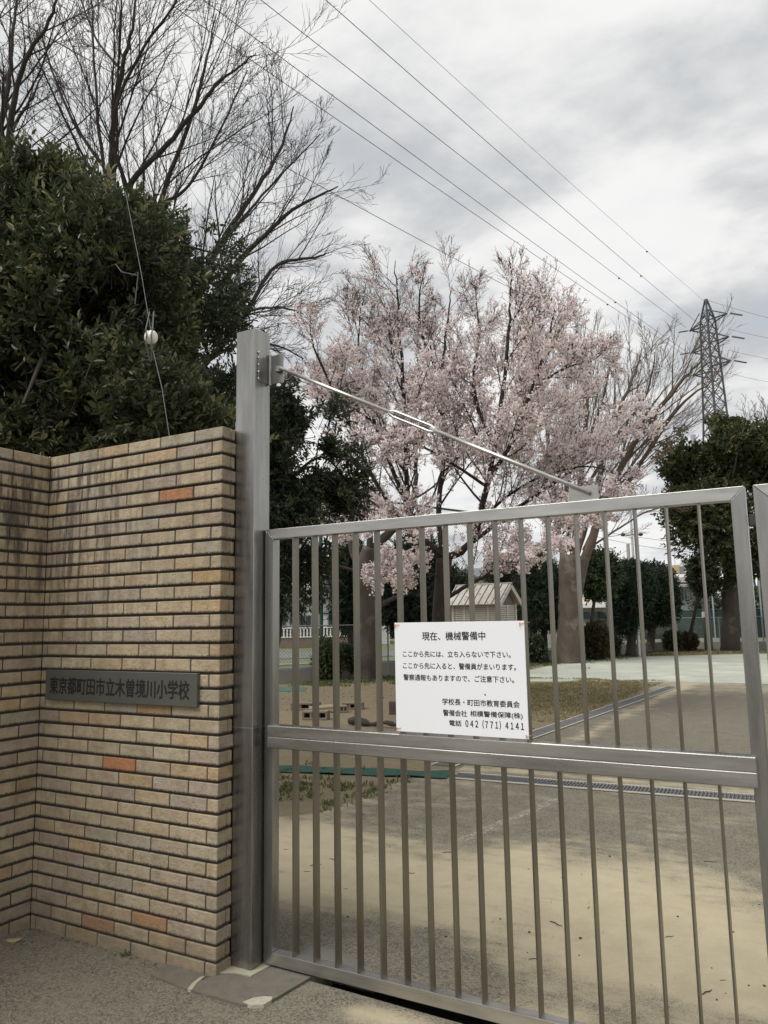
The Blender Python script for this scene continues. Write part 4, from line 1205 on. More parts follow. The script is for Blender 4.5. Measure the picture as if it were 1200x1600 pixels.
# green mat strip lying left of the grating
b = MB(); V, F = [], []
rs = np.random.RandomState(4)
A0, A1 = np.array([-3.9, 3.40]), np.array([-1.03, 4.14]); N_ = 26
for i in range(N_ + 1):
    c = A0 + (A1 - A0) * i / N_; wv = .15 + .012 * math.sin(i * 1.3)
    for j, s in enumerate((-1, -.33, .33, 1)):
        V.append((c[0] - .25 * s * wv, c[1] + s * wv, .012 + .006 * math.sin(i * .9 + j) + .004 * rs.rand()))
    if i:
        for j in range(3):
            q = (i - 1) * 4 + j
            F.append([q, q + 4, q + 5, q + 1][::-1])
b.add(V, F)
o = b.build('mat_strip', plain('green plastic turf mat', (.012, .060, .042), .85, 0, .4, 20, .6))
md = o.modifiers.new('thick', 'SOLIDIFY'); md.thickness = .004
tag(o, 'narrow green plastic mat strip lying on the dirt, continuing the line of the grating', 'mat')
o2 = MB()
o2.add([(*p[:2], .008) for p in (G(436, 1081), G(476, 1080), G(480, 1075), G(462, 1073), G(436, 1074))], [[0, 1, 2, 3, 4]])
o = o2.build('mat_patch', plain('faded green turf mat', (.05, .12, .085), .9, 0, .4, 8))
md = o.modifiers.new('thick', 'SOLIDIFY'); md.thickness = .006
tag(o, 'faded scrap of green mat near the foot of the mesh fence', 'mat')

# hollow concrete blocks in the dirt
BLK = plain('weathered concrete block', (.17, .140, .105), .9, 0, .35, 10, .4)
BLK_SHADE = plain('painted hollow shade', (.02, .017, .014), .95)
def hollow_block(px, py, rz, L, h, wd, label, tilt=0.0):
    q = G(px, py)
    t = empty('concrete_block', (q[0], q[1], 0), label, 'concrete block', 'concrete blocks lying in the dirt', None, rz)
    b = MB(); x = L / 2; th = .032
    for zz in (0, h - th): b.box((-x, -wd / 2, zz), (x, wd / 2, zz + th), .006)
    for i in range(4):
        cx = -x + th / 2 + (L - th) * i / 3
        b.box((cx - th / 2, -wd / 2 + .004, th - .002), (cx + th / 2, wd / 2 - .004, h - th + .002), .003)
    o = b.build('block_shell', BLK); o.parent = t; o.rotation_euler = (tilt, 0, 0)
    b = MB(); b.box((-x + .02, -.012, th - .001), (x - .02, .012, h - th + .001), .001)  # near-black plate, paints the shade inside the hollows
    o = b.build('hollow_shade', BLK_SHADE); o.parent = t
    return t
hollow_block(478, 1109, R(24), .50, .125, .20, 'concrete block at the back left of the group, half behind a gate bar')
hollow_block(494, 1124, R(20), .40, .135, .20, 'darker hollow concrete block lying nearest to the gate')
hollow_block(533, 1113, R(42), .20, .115, .19, 'short pale concrete block touching the right hand pair')
hollow_block(552, 1108, R(24), .36, .12, .19, 'pale hollow concrete block at the far right of the group')
q = G(506, 1113); b = MB(); b.box((-.24, -.09, .05), (.24, .09, .085), .005)
o = b.build('wood_plank', plain('grey brown plank', (.24, .18, .12), .85, 0, .3, 14)); o.location = (q[0], q[1], .02); o.rotation_euler = (R(7), R(-4), R(30))
tag(o, 'short grey brown plank propped between the concrete blocks', 'plank')
q = G(613, 1116); b = MB(); b.box((-.05, -.06, 0), (.12, .06, .20), .006); 
o = b.build('wooden_stump', plain('brown wooden post', (.075, .05, .036), .85, 0, .3, 14)); o.location = (q[0], q[1], 0); o.rotation_euler = (0, 0, R(26))
tag(o, 'short square brown wooden stump peeping out left of the white sign', 'stump')
# dark log
l0, l1 = G(546, 1133), G(640, 1140)
b = MB(); n = 14
pts = [l0 + (l1 - l0) * i / n + np.array([0, 0, .055 + .02 * math.sin(i * .9)]) for i in range(n + 1)]
b.tube(pts, [.03 + .025 * math.sin(math.pi * min(1, (i + 1) / 6)) ** .7 + .01 * math.sin(i * 2.1) for i in range(n + 1)], 10)
tag(b.build('fallen_log', bark('rotten log', (.02, .016, .012), (.07, .055, .04), 14), smooth=True), 'dark rotten log lying in the dirt beneath the white sign', 'log')

# ------------------------------------------------------------------ louvred instrument shelter
SD = 16.0; km = SD / FPX
c0 = P(757, 975, SD); c0[2] = 0
fx = np.array([CR[0], CR[1], 0]); fx /= np.linalg.norm(fx)
SRZ = math.atan2(fx[1], fx[0]) - R(37)
sh = empty('instrument_shelter', tuple(c0), 'small white louvred shelter with a peeling pitched roof, rising behind the white sign', 'shelter', None, None, SRZ)
def part(name, b, mat, par, smooth=False):
    o = b.build(name, mat, None, smooth); o.parent = par; return o
W2, D2, Z0, Z1, ZR = .53, .36, .98, 1.80, 2.20
def f_peel(k):
    n = k.noise(k.mapv(k.pos, scale=(1, 1, 1)), 9, 6, .7); n2 = k.noise(k.pos, 3.0, 4, .6)
    c = k.mix(k.ramp(n, .54, .64), (.62, .585, .52), (.20, .16, .13))
    c = k.mix(k.math('MULTIPLY', k.ramp(n2, .4, .7), .4), c, (.40, .34, .28))
    setb(k, col=c, rough=.8)
PEEL = material('peeling white boards', f_peel)
SHW = plain('aged white paint', (.56, .53, .46), .7, 0, .18, 6)
for sx in (-1, 1):
    for sy in (-1, 1):
        part('leg', MB().box((sx * W2 - .03, sy * D2 - .03, 0), (sx * W2 + .03, sy * D2 + .03, Z1), .004), SHW, sh)
b = MB(); b.box((-W2 + .032, -D2 + .03, Z0), (W2 - .032, D2 - .03, Z0 + .05), .004); part('floor', b, SHW, sh)
def louvre(name, axis, s):
    b = MB(); m = 17
    for i in range(m):
        z = Z0 + .07 + (Z1 - Z0 - .09) * i / m
        if axis == 'y':
            V = [(-W2 + .034, s * (D2 - .012), z + .036), (W2 - .034, s * (D2 - .012), z + .036), (W2 - .034, s * (D2 + .014), z), (-W2 + .034, s * (D2 + .014), z)]
        else:
            V = [(s * (W2 - .012), -D2 + .034, z + .036), (s * (W2 - .012), D2 - .034, z + .036), (s * (W2 + .014), D2 - .034, z), (s * (W2 + .014), -D2 + .034, z)]
        b.add(V, [[0, 1, 2, 3]])
    o = part(name, b, SHW, sh); md = o.modifiers.new('t', 'SOLIDIFY'); md.thickness = .008
for ax, s in (('y', -1), ('y', 1), ('x', 1), ('x', -1)): louvre('louvre_panel', ax, s)
b = MB(); b.box((-W2 + .06, -D2 + .06, Z0 + .06), (W2 - .06, D2 - .06, Z1 - .02), .002); part('inner_box', b, DARKMETAL, sh)
for xx in (-W2 + .25, .28): part('mullion', MB().box((xx + .0, -D2 - .020, Z0 + .02), (xx + .05, -D2 + .0, Z1 - .02), .003), SHW, sh)
part('door_frame', MB().box((W2 + .002, -.02, Z0 + .02), (W2 + .022, .02, Z1 - .02), .003), SHW, sh)
# pitched roof, ridge along x
rf = MB(); ov = .13; ey = D2 + .14; ez = Z1 - .02
for s in (-1, 1):
    nrm = np.array([0, s * (ZR - ez), ey]); nrm /= np.linalg.norm(nrm); tk = nrm * .022
    V = np.array([(-W2 - ov, s * ey, ez), (W2 + ov, s * ey, ez), (W2 + ov, 0, ZR), (-W2 - ov, 0, ZR)], float)
    VV = np.concatenate([V, V + tk])
    rf.add(VV, [[0, 1, 2, 3], [4, 5, 6, 7], [0, 1, 5, 4], [1, 2, 6, 5], [2, 3, 7, 6], [3, 0, 4, 7]])
ro = part('roof', rf, PEEL, sh)
sb_ = MB()
for s in (-1, 1):
    nrm = np.array([0, s * (ZR - ez), ey]); nrm /= np.linalg.norm(nrm)
    for i in range(9):
        x = -W2 - ov + .04 + (2 * W2 + 2 * ov - .08) * i / 8
        a_ = np.array([x, s * ey * .995, ez]) + nrm * .026; e_ = np.array([x, 0, ZR]) + nrm * .026
        sb_.bar(a_, e_, .022, .012, .002, up=nrm)
part('roof_seam', sb_, plain('dark roof seam', (.14, .12, .10), .8), ro)
part('ridge_cap', MB().box((-W2 - ov - .01, -.03, ZR + .008), (W2 + ov + .01, .03, ZR + .034), .004), SHW, ro)
for s in (-1, 1):
    b = MB()
    for t_ in (-1, 1): b.bar((s * (W2 + ov - .012), t_ * (ey - .01), ez - .03), (s * (W2 + ov - .012), 0, ZR - .035), .018, .075, .003)
    part('barge_board', b, SHW, ro)
    part('gable', MB().add([(s * (W2 + .01), -D2, Z1), (s * (W2 + .01), D2, Z1), (s * (W2 + .01), 0, ZR - .06)], [[0, 1, 2]]), plain('dark gable boards', (.16, .14, .12), .8), ro)

# ------------------------------------------------------------------ fences
def fence(name, pts, h, base_h, base_t, spacing, post_r, pitch, label, postmat, wiremat, rails=(1.0,), wr=.0022, z0=0.0, basemat=None, meshz=None):
    t = empty(name, (*pts[0][:2], 0), label, 'fence')
    pts = [np.array([p[0], p[1], z0]) for p in pts]
    if base_h:
        b = MB()
        for a, c in zip(pts[:-1], pts[1:]):
            b.bar(a + [0, 0, base_h / 2 - .05], c + [0, 0, base_h / 2 - .05], base_t, base_h + .1, .008)
        b.build('base_wall', basemat or CONC_D, t)
    mb = MB(); WV, WF = [], []; cnt = 0
    for a, c in zip(pts[:-1], pts[1:]):
        L = np.linalg.norm(c - a); d = (c - a) / L; n = max(1, round(L / spacing)); nn = np.array([-d[1], d[0], 0])
        for i in range(n):
            q = a + d * L * i / n
            b = MB(); b.tube([q + [0, 0, base_h - .02 if base_h else -.05], q + [0, 0, base_h + h]], post_r, 8)
            b.build('post', postmat, t)
        for r_ in rails:
            b = MB(); b.tube([a + [0, 0, base_h + h * r_ - .01], c + [0, 0, base_h + h * r_ - .01]], post_r * .7, 6); b.build('rail', postmat, t)
        zl, zh = base_h + .02 + (meshz or 0), base_h + h - .02
        H = zh - zl; k = int((L + H) / pitch)
        for s in (1, -1):
            for i in range(k):
                x0 = i * pitch - (H if s > 0 else 0)
                xa, xb = x0, x0 + H
                za, zb_ = (zl, zh) if s > 0 else (zh, zl)
                # clip to 0..L
                u0, u1 = max(0, -xa / H), min(1, (L - xa) / H)
                if u1 <= u0: continue
                p0 = a + d * (xa + H * u0) + np.array([0, 0, za + (zb_ - za) * u0]); p1 = a + d * (xa + H * u1) + np.array([0, 0, za + (zb_ - za) * u1])
                pe = np.cross(p1 - p0, nn); pe /= np.linalg.norm(pe)
                for o_ in (pe, -pe * .5 + nn * .87, -pe * .5 - nn * .87): WV.append(p0 + o_ * wr)
                for o_ in (pe, -pe * .5 + nn * .87, -pe * .5 - nn * .87): WV.append(p1 + o_ * wr)
                for j in range(3): WF.append([cnt + j, cnt + (j + 1) % 3, cnt + 3 + (j + 1) % 3, cnt + 3 + j])
                cnt += 6
    mb.add(WV, WF); mb.build('wire_mesh', wiremat, t)
    return t
FL = [(-11.8, 9.2), (-9.6, 12.55), (-8.35, 15.9), (-6.7, 22.9), (-5.0, 29.5), (-3.7, 34.2)]
FENCE_P = plain('grey fence pipe', (.28, .29, .28), .5, .5, .1)
fence('mesh_fence', FL, 1.05, .36, .14, 2.0, .024, .075, 'low wire mesh fence on a grey concrete kerb along the left edge of the yard', FENCE_P, WIRE_G, (1.0, .02), .0024, 0, plain('grey concrete kerb wall', (.24, .23, .205), .9, 0, .25, 5))
fence('mesh_fence', [(-3.7, 34.3), (1.5, 35.3), (12, 37)], 1.1, .30, .14, 2.0, .024, .075, 'low wire mesh fence on a concrete kerb behind the far end of the court', FENCE_P, WIRE_G, (1.0, .02), .0024, 0, plain('grey concrete kerb wall two', (.24, .23, .205), .9, 0, .25, 5))
# tall ball net on green posts along the road
fence('ball_net', [(-13.2, 9.5), (-10.1, 15.2), (-8.0, 22.0)], 5.2, 0, .1, 4.4, .055, .10, 'tall green posts with fine ball netting between the yard fence and the white house', GREENPOST, plain('green net cord', (.06, .10, .08), .7), (.995,), .0028)
# green windbreak net at the far side: a woven sheet, partly see-through
def f_net(k):
    wv = k.n('ShaderNodeTexNoise', {'Vector': k.pos, 'Scale': 4.0, 'Detail': 3.0}).outputs[0]
    setb(k, col=k.mix(wv, (.018, .05, .038), (.035, .075, .058)), rough=.8, alpha=.72)
NET = material('green windbreak net', f_net)
nt_ = empty('windbreak_net', (-3.3, 35.4, 0), 'dark green windbreak net hung between pale posts behind the clipped trees', 'net')
n0, n1, n2 = np.array([-6.2, 30.2, 0]), np.array([-3.9, 35.6, 0]), np.array([14, 38.6, 0])
for i, (a, c) in enumerate(((n0, n1), (n1, n2))):
    b = MB(); m = 30; V = []; F = []
    for j in range(m + 1):
        p = a + (c - a) * j / m; sg_ = .03 * math.sin(j * 1.7)
        V += [(p[0], p[1] + sg_, .45), (p[0], p[1] + sg_ * .5, 1.75 - .05 * abs(math.sin(j * .55)))]
        if j: F.append([2 * j - 2, 2 * j, 2 * j + 1, 2 * j - 1])
    b.add(V, F); o = b.build('net_sheet', NET, nt_); md = o.modifiers.new('t', 'SOLIDIFY'); md.thickness = .006
for f_ in (0, .09, .2, .31, .42, .55, .7):
    p = n1 + (n2 - n1) * f_ + np.array([0, -.05, 0])
    b = MB(); b.tube([p - [0, 0, .05], p + [0, 0, 3.6]], .035, 8); b.build('post', plain('pale blue grey post', (.42, .50, .50), .5, .3, .1), nt_)
b = MB(); b.tube([n1 + [0, -.02, 1.76], n2 + [0, -.02, 1.76]], .008, 5); b.build('top_cord', GALV, nt_)

# ------------------------------------------------------------------ poles
q = G(956, 1029); dd = float((q - CAM) @ CF)
b = MB(); b.tube([q - [0, 0, .05], q + [0, 0, 4.75]], [.10, .075], 14)
t = empty('steel_pole', tuple(q), 'plain pale steel pole with a black foot beside the slim leaning tree', 'pole')
b.build('shaft', plain('pale pole paint', (.42, .44, .45), .5, .3, .12), t, smooth=True)
b = MB(); b.tube([q - [0, 0, .06], q + [0, 0, .22]], .112, 14); b.build('foot_sleeve', DARKMETAL, t)
q = G(1108, 1016); dd = float((q - CAM) @ CF)
t = empty('utility_pole', tuple(q), 'thick grey concrete utility pole half hidden by the olive evergreen', 'utility pole')
b = MB(); b.tube([q - [0, 0, .05], q + [0, 0, 9.5]], [.18, .11], 16); b.build('shaft', plain('pole concrete', (.22, .235, .245), .8, 0, .15, 3), t, smooth=True)
for z in (2.0, 3.1): b = MB(); b.tube([q + [0, 0, z], q + [0, 0, z + .05]], .18, 16); b.build('band', DARKMETAL, t)
b = MB(); m_ = q - CF * .25 + np.array([-.22, 0, 1.55]); b.box(m_ - [.06, .05, .12], m_ + [.06, .05, .12], .01); b.build('meter_box', WHITEPAINT, t)
b = MB(); b.tube([q + [.06, -.02, 5.2], q + [1.2, .3, 2.2]], .012, 6); b.build('stay_wire', WIRE_G, t)
# thin mast with small lamps between the clipped trees
q = G(1009, 1024); q = np.array([q[0] - .05, q[1] - .9, 0])
t = empty('floodlight_mast', tuple(q), 'thin pale mast with two small black lamps rising between the two clipped trees', 'mast')
b = MB(); b.tube([q - [0, 0, .05], q + [0, 0, 8.0]], [.06, .035], 10); b.build('shaft', plain('mast paint', (.55, .56, .56), .5, .3, .1), t)
for s in (-1, 1):
    c = q + fx * .34 * s + np.array([0, 0, 4.62]); b = MB(); b.tube([q + [0, 0, 4.6], c - [0, 0, .02]], .016, 6)
    b.ell(c, (.09, .07, .07), 10, 7); b.build('lamp', DARKMETAL, t)
b = MB(); pz = P(982, 880, 60); b.tube([np.array([pz[0], pz[1], -.1]), P(981, 850, 60)], [.17, .13], 10)
t = b.build('utility_pole', plain('far pole', (.36, .34, .32), .8, 0, .1)); tag(t, 'small distant utility pole standing over the left clipped tree', 'utility pole')

# ------------------------------------------------------------------ houses
def facing(px, depth):
    c = P(px, 970, depth); c[2] = 0
    return c
RZ0 = math.atan2(fx[1], fx[0])
def house_root(px, depth, label, turn=0.0, cat='house', name='house', group=None):
    c = facing(px, depth)
    return empty(name, tuple(c), label, cat, group, None, RZ0 + R(turn))
def gable_roof(b, x0, x1, y0, y1, ze, zr, ov=.45, tk=.12, along='x'):
    ym, xm = (y0 + y1) / 2, (x0 + x1) / 2
    for s in (-1, 1):
        if along == 'x':
            e = y1 + ov if s > 0 else y0 - ov
            V = np.array([(x0 - ov, e, ze - .1), (x1 + ov, e, ze - .1), (x1 + ov, ym, zr), (x0 - ov, ym, zr)], float)
        else:
            e = x1 + ov if s > 0 else x0 - ov
            V = np.array([(e, y0 - ov, ze - .1), (e, y1 + ov, ze - .1), (xm, y1 + ov, zr), (xm, y0 - ov, zr)], float)
        VV = np.concatenate([V, V + [0, 0, tk]])
        b.add(VV, [[0, 1, 2, 3], [4, 5, 6, 7], [0, 1, 5, 4], [1, 2, 6, 5], [2, 3, 7, 6], [3, 0, 4, 7]])
    return b
def window(par, x, z, wd, ht, y, depth=.06, name='window', mat=None):
    fr = MB(); f = .07
    for lo, hi in (((x - f, z - f), (x + wd + f, z)), ((x - f, z + ht), (x + wd + f, z + ht + f)), ((x - f, z), (x, z + ht)), ((x + wd, z), (x + wd + f, z + ht)), ((x + wd / 2 - .03, z), (x + wd / 2 + .03, z + ht))):
        fr.box((lo[0], y - depth, lo[1]), (hi[0], y + .02, hi[1]), .004)
    o = part(name, fr, GALV, par)
    part('pane', MB().box((x, y - .03, z), (x + wd, y - .004, z + ht), .001), mat or GLASS_D, o)
    return o
HW = plain('white house wall', (.66, .66, .66), .8, 0, .05, 1.5)
# white house at the left
hd = 48.0; k1 = hd / FPX
H = house_root(480, hd, 'white two storey house with grey roofs behind the ball netting, left in the gate bars', 8)
zz = lambda py: 1.5 + (973 - py) * k1
part('wall', MB().box((-7, 0, -.2), (5.2, 8, zz(938)), .01), HW, H)
part('upper_wall', MB().box((-7, 2.2, zz(938) + .003), (.6, 7.6, zz(880)), .01), HW, H)
part('annex_wall', MB().box((.62, 2.6, zz(938) + .003), (4.6, 7.5, zz(897)), .01), plain('grey annex wall', (.33, .335, .34), .8, 0, .06, 2), H)
rfo = part('roof', gable_roof(MB(), -7, .6, 2.2, 7.6, zz(880), zz(880) + 1.7), ROOF_G, H)
part('roof', gable_roof(MB(), .62, 4.6, 2.6, 7.5, zz(897), zz(897) + 1.1, .4), ROOF_G, H)
lr = MB(); V = np.array([(-7.4, -.7, zz(944)), (-.4, -.7, zz(944)), (-.4, 2.15, zz(918)), (-7.4, 2.15, zz(918))], float)
VV = np.concatenate([V, V + [0, 0, .14]]); lr.add(VV, [[0, 1, 2, 3], [4, 5, 6, 7], [0, 1, 5, 4], [1, 2, 6, 5], [2, 3, 7, 6], [3, 0, 4, 7]])
part('lower_roof', lr, ROOF_G, H)
lr = MB(); V = np.array([(-.2, -.7, zz(938)), (5.6, -.7, zz(932)), (5.6, 2.5, zz(922)), (-.2, 2.5, zz(928))], float)
VV = np.concatenate([V, V + [0, 0, .12]]); lr.add(VV, [[0, 1, 2, 3], [4, 5, 6, 7], [0, 1, 5, 4], [1, 2, 6, 5], [2, 3, 7, 6], [3, 0, 4, 7]])
part('lower_roof', lr, ROOF_G, H)
for x, a, b_, wpx in ((-1.72, 964, 981, 9), (-1.05, 964, 975, 7), (-.45, 964, 981, 17), (1.35, 966, 980, 12), (-3.6, 964, 981, 16)):
    window(H, x, zz(b_), wpx * k1, (b_ - a) * k1, 0)
part('vent', MB().box((1.0, -.12, zz(961)), (1.6, 0, zz(959)), .005), DARKMETAL, H)
part('downpipe', MB().tube([(-.52, -.06, 0), (-.52, -.06, zz(944))], .05, 6), DARKMETAL, H)
# balustrade and brown wall in front
bd_ = 44.0; k2 = bd_ / FPX; Bq = house_root(478, bd_, 'white slatted balustrade on a reddish brown wall in front of the white house', 6, 'fence', 'balustrade')
z2 = lambda py: 1.5 + (973 - py) * k2
part('base_wall', MB().box((-9, 0, -.3), (3.1, .25, z2(997)), .01), plain('reddish brown wall', (.20, .13, .10), .85, 0, .2, 3), Bq)
part('coping', MB().box((-9, -.05, z2(997) + .003), (3.1, .3, z2(995.4)), .01), WHITEPAINT, Bq)
part('hand_rail', MB().box((-9, .04, z2(983)), (3.1, .2, z2(981.6)), .01), WHITEPAINT, Bq)
part('backing', MB().box((-9, .17, z2(995.4)), (3.1, .19, z2(983)), .002), DARKMETAL, Bq)
for i in range(62):
    x = -8.9 + .19 * i
    part('slat', MB().box((x, .06, z2(995.3)), (x + .085, .15, z2(983.1)), .004), WHITEPAINT, Bq)
# verge and road outside the fence
poly_sheet('verge', [(-40, 2), (-9.8, 11.8), (-8.6, 15.9), (-5.2, 29.5), (-4.2, 34.5), (-9, 40), (-24, 48), (-60, 20)], .03, plain('rough green verge', (.13, .15, .07), .95, 0, .5, 2.5), .08)
poly_sheet('road', [(-60, 22), (-21.5, 18.5), (-12, 26.5), (-8.0, 37), (-12, 40), (-17, 30), (-24, 23.5), (-60, 28)], .06, plain('pale asphalt road', (.15, .15, .145), .9, 0, .15, 3), .05)
poly_sheet('kerb', [(-40, 12.5), (-14.5, 17.2), (-9.7, 24), (-9.5, 24.3), (-14.6, 17.8), (-40, 13.1)], .10, CONC, .2)

# houses beyond the court, right side
HR = house_root(1072, 70, 'low pale house with a flat pinkish roof edge far behind the leaning trunk', 10)
k3 = 70 / FPX; z3 = lambda py: 1.5 + (965 - py) * k3
part('wall', MB().box((-1.6, 0, -.2), (3.2, 6, z3(914)), .01), CREAM, HR)
part('roof', MB().box((-2.0, -.9, z3(914) + .003), (3.6, 6.4, z3(906)), .02), ROOF_P, HR)
part('canopy', MB().box((-1.7, -1.2, z3(921)), (1.1, -.01, z3(917)), .01), ROOF_P, HR)
part('porch_wall', MB().box((-1.55, -.06, .2), (.95, -.005, z3(923)), .004), plain('grey glazed porch', (.30, .32, .33), .4, 0, .2, 2), HR)
for x in (-1.2, -.35, .45): window(HR, x, z3(942), .55, 1.0, -.06)
window(HR, 1.7, z3(940), .7, 1.1, 0)
HA = house_root(1088, 230, 'white apartment block with stepped balconies far off above the pale house', -12, 'apartment block', 'apartment_block')
k4 = 230 / FPX; z4 = lambda py: 1.5 + (965 - py) * k4
part('wall', MB().box((-2.6, 0, 0), (7, 12, z4(882)), .02), plain('far white wall', (.62, .63, .64), .8, 0, .05, .5), HA)
part('upper_wall', MB().box((-.6, .5, z4(882) + .01), (7, 11, z4(876)), .02), plain('far white wall two', (.60, .61, .62), .8, 0, .05, .5), HA)
for i, py in enumerate((883.5, 890, 896.5, 903)):
    part('balcony', MB().box((-3.0, -1.0, z4(py + 2.0)), (7, -.01, z4(py)), .02), WHITEPAINT, HA)
    part('window', MB().box((-2.2 + .4 * i, -.06, z4(py + 5.3)), (2.4, -.02, z4(py + 2.3)), .01), GLASS_D, HA)
part('roof', MB().box((-1.4, .0, z4(876) + .01), (7.4, 12, z4(875)), .02), ROOF_P, HA)
HY = house_root(1068, 200, 'narrow yellow building with a dark glazed side, left of the white apartment block', 0, 'building', 'building')
k5 = 200 / FPX; z5 = lambda py: 1.5 + (965 - py) * k5
part('wall', MB().box((-1.5, 0, 0), (-.1, 6, z5(886)), .02), plain('yellow wall', (.48, .37, .19), .8, 0, .05, .5), HY)
part('glazed_side', MB().box((-.09, .1, 0), (1.3, 6, z5(888)), .02), plain('blue grey glazing', (.20, .23, .27), .3, 0, .1, .5), HY)
part('dark_side', MB().box((-1.8, .2, 0), (-1.51, 6, z5(890)), .02), DARKMETAL, HY)
part('mast', MB().tube([(-.8, 1, z5(886)), (-.8, 1, z5(864))], .05, 5), WIRE, HY)
HB = house_root(1062, 120, 'grey low house roofs between the pale house and the yellow building', 5)
k6 = 120 / FPX; z6 = lambda py: 1.5 + (965 - py) * k6
part('wall', MB().box((-2.5, 0, 0), (3.5, 6, z6(908)), .02), plain('grey house wall', (.40, .41, .42), .8, 0, .1, 1), HB)
part('roof', gable_roof(MB(), -2.5, 3.5, 0, 6, z6(908), z6(900), .4), ROOF_P, HB)
HC = house_root(912, 44, 'low building with a white flat roof edge, seen between thick mottled trunk and slim tree', -6)
k7 = 44 / FPX; z7 = lambda py: 1.5 + (967 - py) * k7
part('wall', MB().box((-2.2, 0, -.2), (1.9, 5, z7(953)), .01), plain('beige wall', (.36, .34, .29), .8, 0, .1, 2), HC)
part('roof', MB().box((-2.5, -.5, z7(953) + .003), (2.2, 5.3, z7(945)), .02), WHITEPAINT, HC)
part('upper_wall', MB().box((-2.0, .6, z7(945) + .003), (.6, 4.8, z7(934)), .01), CREAM, HC)
window(HC, -.2, z7(972), 1.2, .5, 0)
HD = house_root(745, 60, 'cream house wall showing in the gaps just above the shelter roof', 0)
k8 = 60 / FPX
part('wall', MB().box((-3.0, 0, -.2), (3.0, 6, 1.5 + (971 - 905) * k8), .01), CREAM, HD)
part('roof', gable_roof(MB(), -3, 3, 0, 6, 1.5 + (971 - 905) * k8, 1.5 + (971 - 890) * k8, .4), ROOF_G, HD)
window(HD, -.3, 2.6, 1.0, 1.2, 0)
# hedge of far trees closing the horizon
def far_hedge(px0, px1, depth, py_top, n, seed, label):
    c = P((px0 + px1) / 2, 970, depth); t = empty('tree_belt', (c[0], c[1], 0), label, 'trees', None, 'stuff')
    k = depth / FPX; rs = np.random.RandomState(seed); ells = []
    for i in range(14):
        x = px0 + (px1 - px0) * (i + .5) / 14; hgt = (970 - py_top) * rs.uniform(.6, 1.05) * k + 1.5
        q = P(x, 970, depth + rs.uniform(-3, 3)); ells.append(((q[0], q[1], hgt * .5), ((px1 - px0) / 14 * k * .85, 2.0, hgt * .55)))
    sprig_foliage('foliage', t, LEAF_DARK, ells, n, 7, depth * .007, depth * .016, seed=seed, clump=.3, thr=.25, shell=.5, width=.6)
far_hedge(560, 880, 75, 952, 2600, 91, 'far dark belt of shrubs and trees beyond the yard')
far_hedge(880, 1060, 85, 950, 1600, 92, 'far dark belt of trees behind the clipped evergreens')
far_hedge(1090, 1300, 60, 935, 1600, 93, 'far dark belt of trees behind the right hand evergreen')

# ------------------------------------------------------------------ pylon and power lines
PD_ = 135.0
pb = P(1122, 965, PD_); pb[2] = 0
apex = P(1103, 468, PD_)
PH = apex[2]; pc = np.array([apex[0], apex[1], 0])
LD = np.array([-.62, -.78, 0]); LD /= np.linalg.norm(LD)          # line direction, towards the viewer and left
PERP = np.array([-LD[1], LD[0], 0])
py_ = empty('power_pylon', tuple(pc), 'tall grey steel lattice pylon with three crossarms rising behind the bare trees', 'pylon')
PYM = plain('pylon steel', (.085, .095, .105), .5, .5, .1, 1)
def half_w(z):
    f = z / PH
    return np.interp(f, [0, .62, .74, .93, 1.0], [3.1, 1.35, 1.15, .85, .10])
ux, uy = PERP, LD
b = MB()
levels = [0, .1, .19, .27, .345, .41, .47, .525, .575, .62, .66, .70, .74, .78, .82, .86, .895, .93, .965, 1.0]
cr = [[pc + ux * sx * half_w(f * PH) + uy * sy * half_w(f * PH) + np.array([0, 0, f * PH]) for sx, sy in ((-1, -1), (1, -1), (1, 1), (-1, 1))] for f in levels]
for c in range(4):
    b.tube([l[c] for l in cr], .17, 4)
b.build('leg_frame', PYM, py_)
b = MB()
for l0_, l1_ in zip(cr[:-1], cr[1:]):
    for c in range(4):
        e = (c + 1) % 4
        b.tube([l0_[c], l1_[e]], .085, 3, caps=False); b.tube([l0_[e], l1_[c]], .085, 3, caps=False); b.tube([l1_[c], l1_[e]], .055, 3, caps=False)
b.build('bracing', PYM, py_)
def px_h(py): # height of a photo row at the pylon's distance
    return P(1110, py, PD_)[2]
arms = []
AW = 4.3
for zc_ in (px_h(506), px_h(543), px_h(581)):
    for s in (-1, 1):
        tip = pc + ux * s * AW + np.array([0, 0, zc_]); hw = half_w(zc_)
        b = MB()
        for sy in (-1, 1):
            b.tube([pc + ux * s * hw + uy * sy * hw + np.array([0, 0, zc_]), tip], .13, 4)
            b.tube([pc + ux * s * hw + uy * sy * hw + np.array([0, 0, zc_ + 1.9]), tip], .10, 4)
        b.tube([pc + ux * s * (hw + 1.3) + uy * hw * .62 + np.array([0, 0, zc_]), pc + ux * s * (hw + 1.3) - uy * hw * .62 + np.array([0, 0, zc_])], .05, 3)
        b.build('crossarm', PYM, py_)
        arms.append((s, tip))
        # strain insulators both ways
        for dr in (LD, np.array([.92, .39, 0])):
            if dr is LD and s > 0: continue
            for o_ in (-.14, .14):
                b = MB(); p0 = tip + dr * .5; p1 = tip + dr * 2.5 + np.array([0, 0, -.5]); sd_ = np.array([-dr[1], dr[0], 0]) * o_
                n = 15
                b.tube([p0 + sd_ + (p1 - p0) * i / n for i in range(n + 1)], [.05 if i % 2 else .12 for i in range(n + 1)], 7)
                b.build('insulator', plain('insulator glaze', (.10, .11, .12), .3), py_)
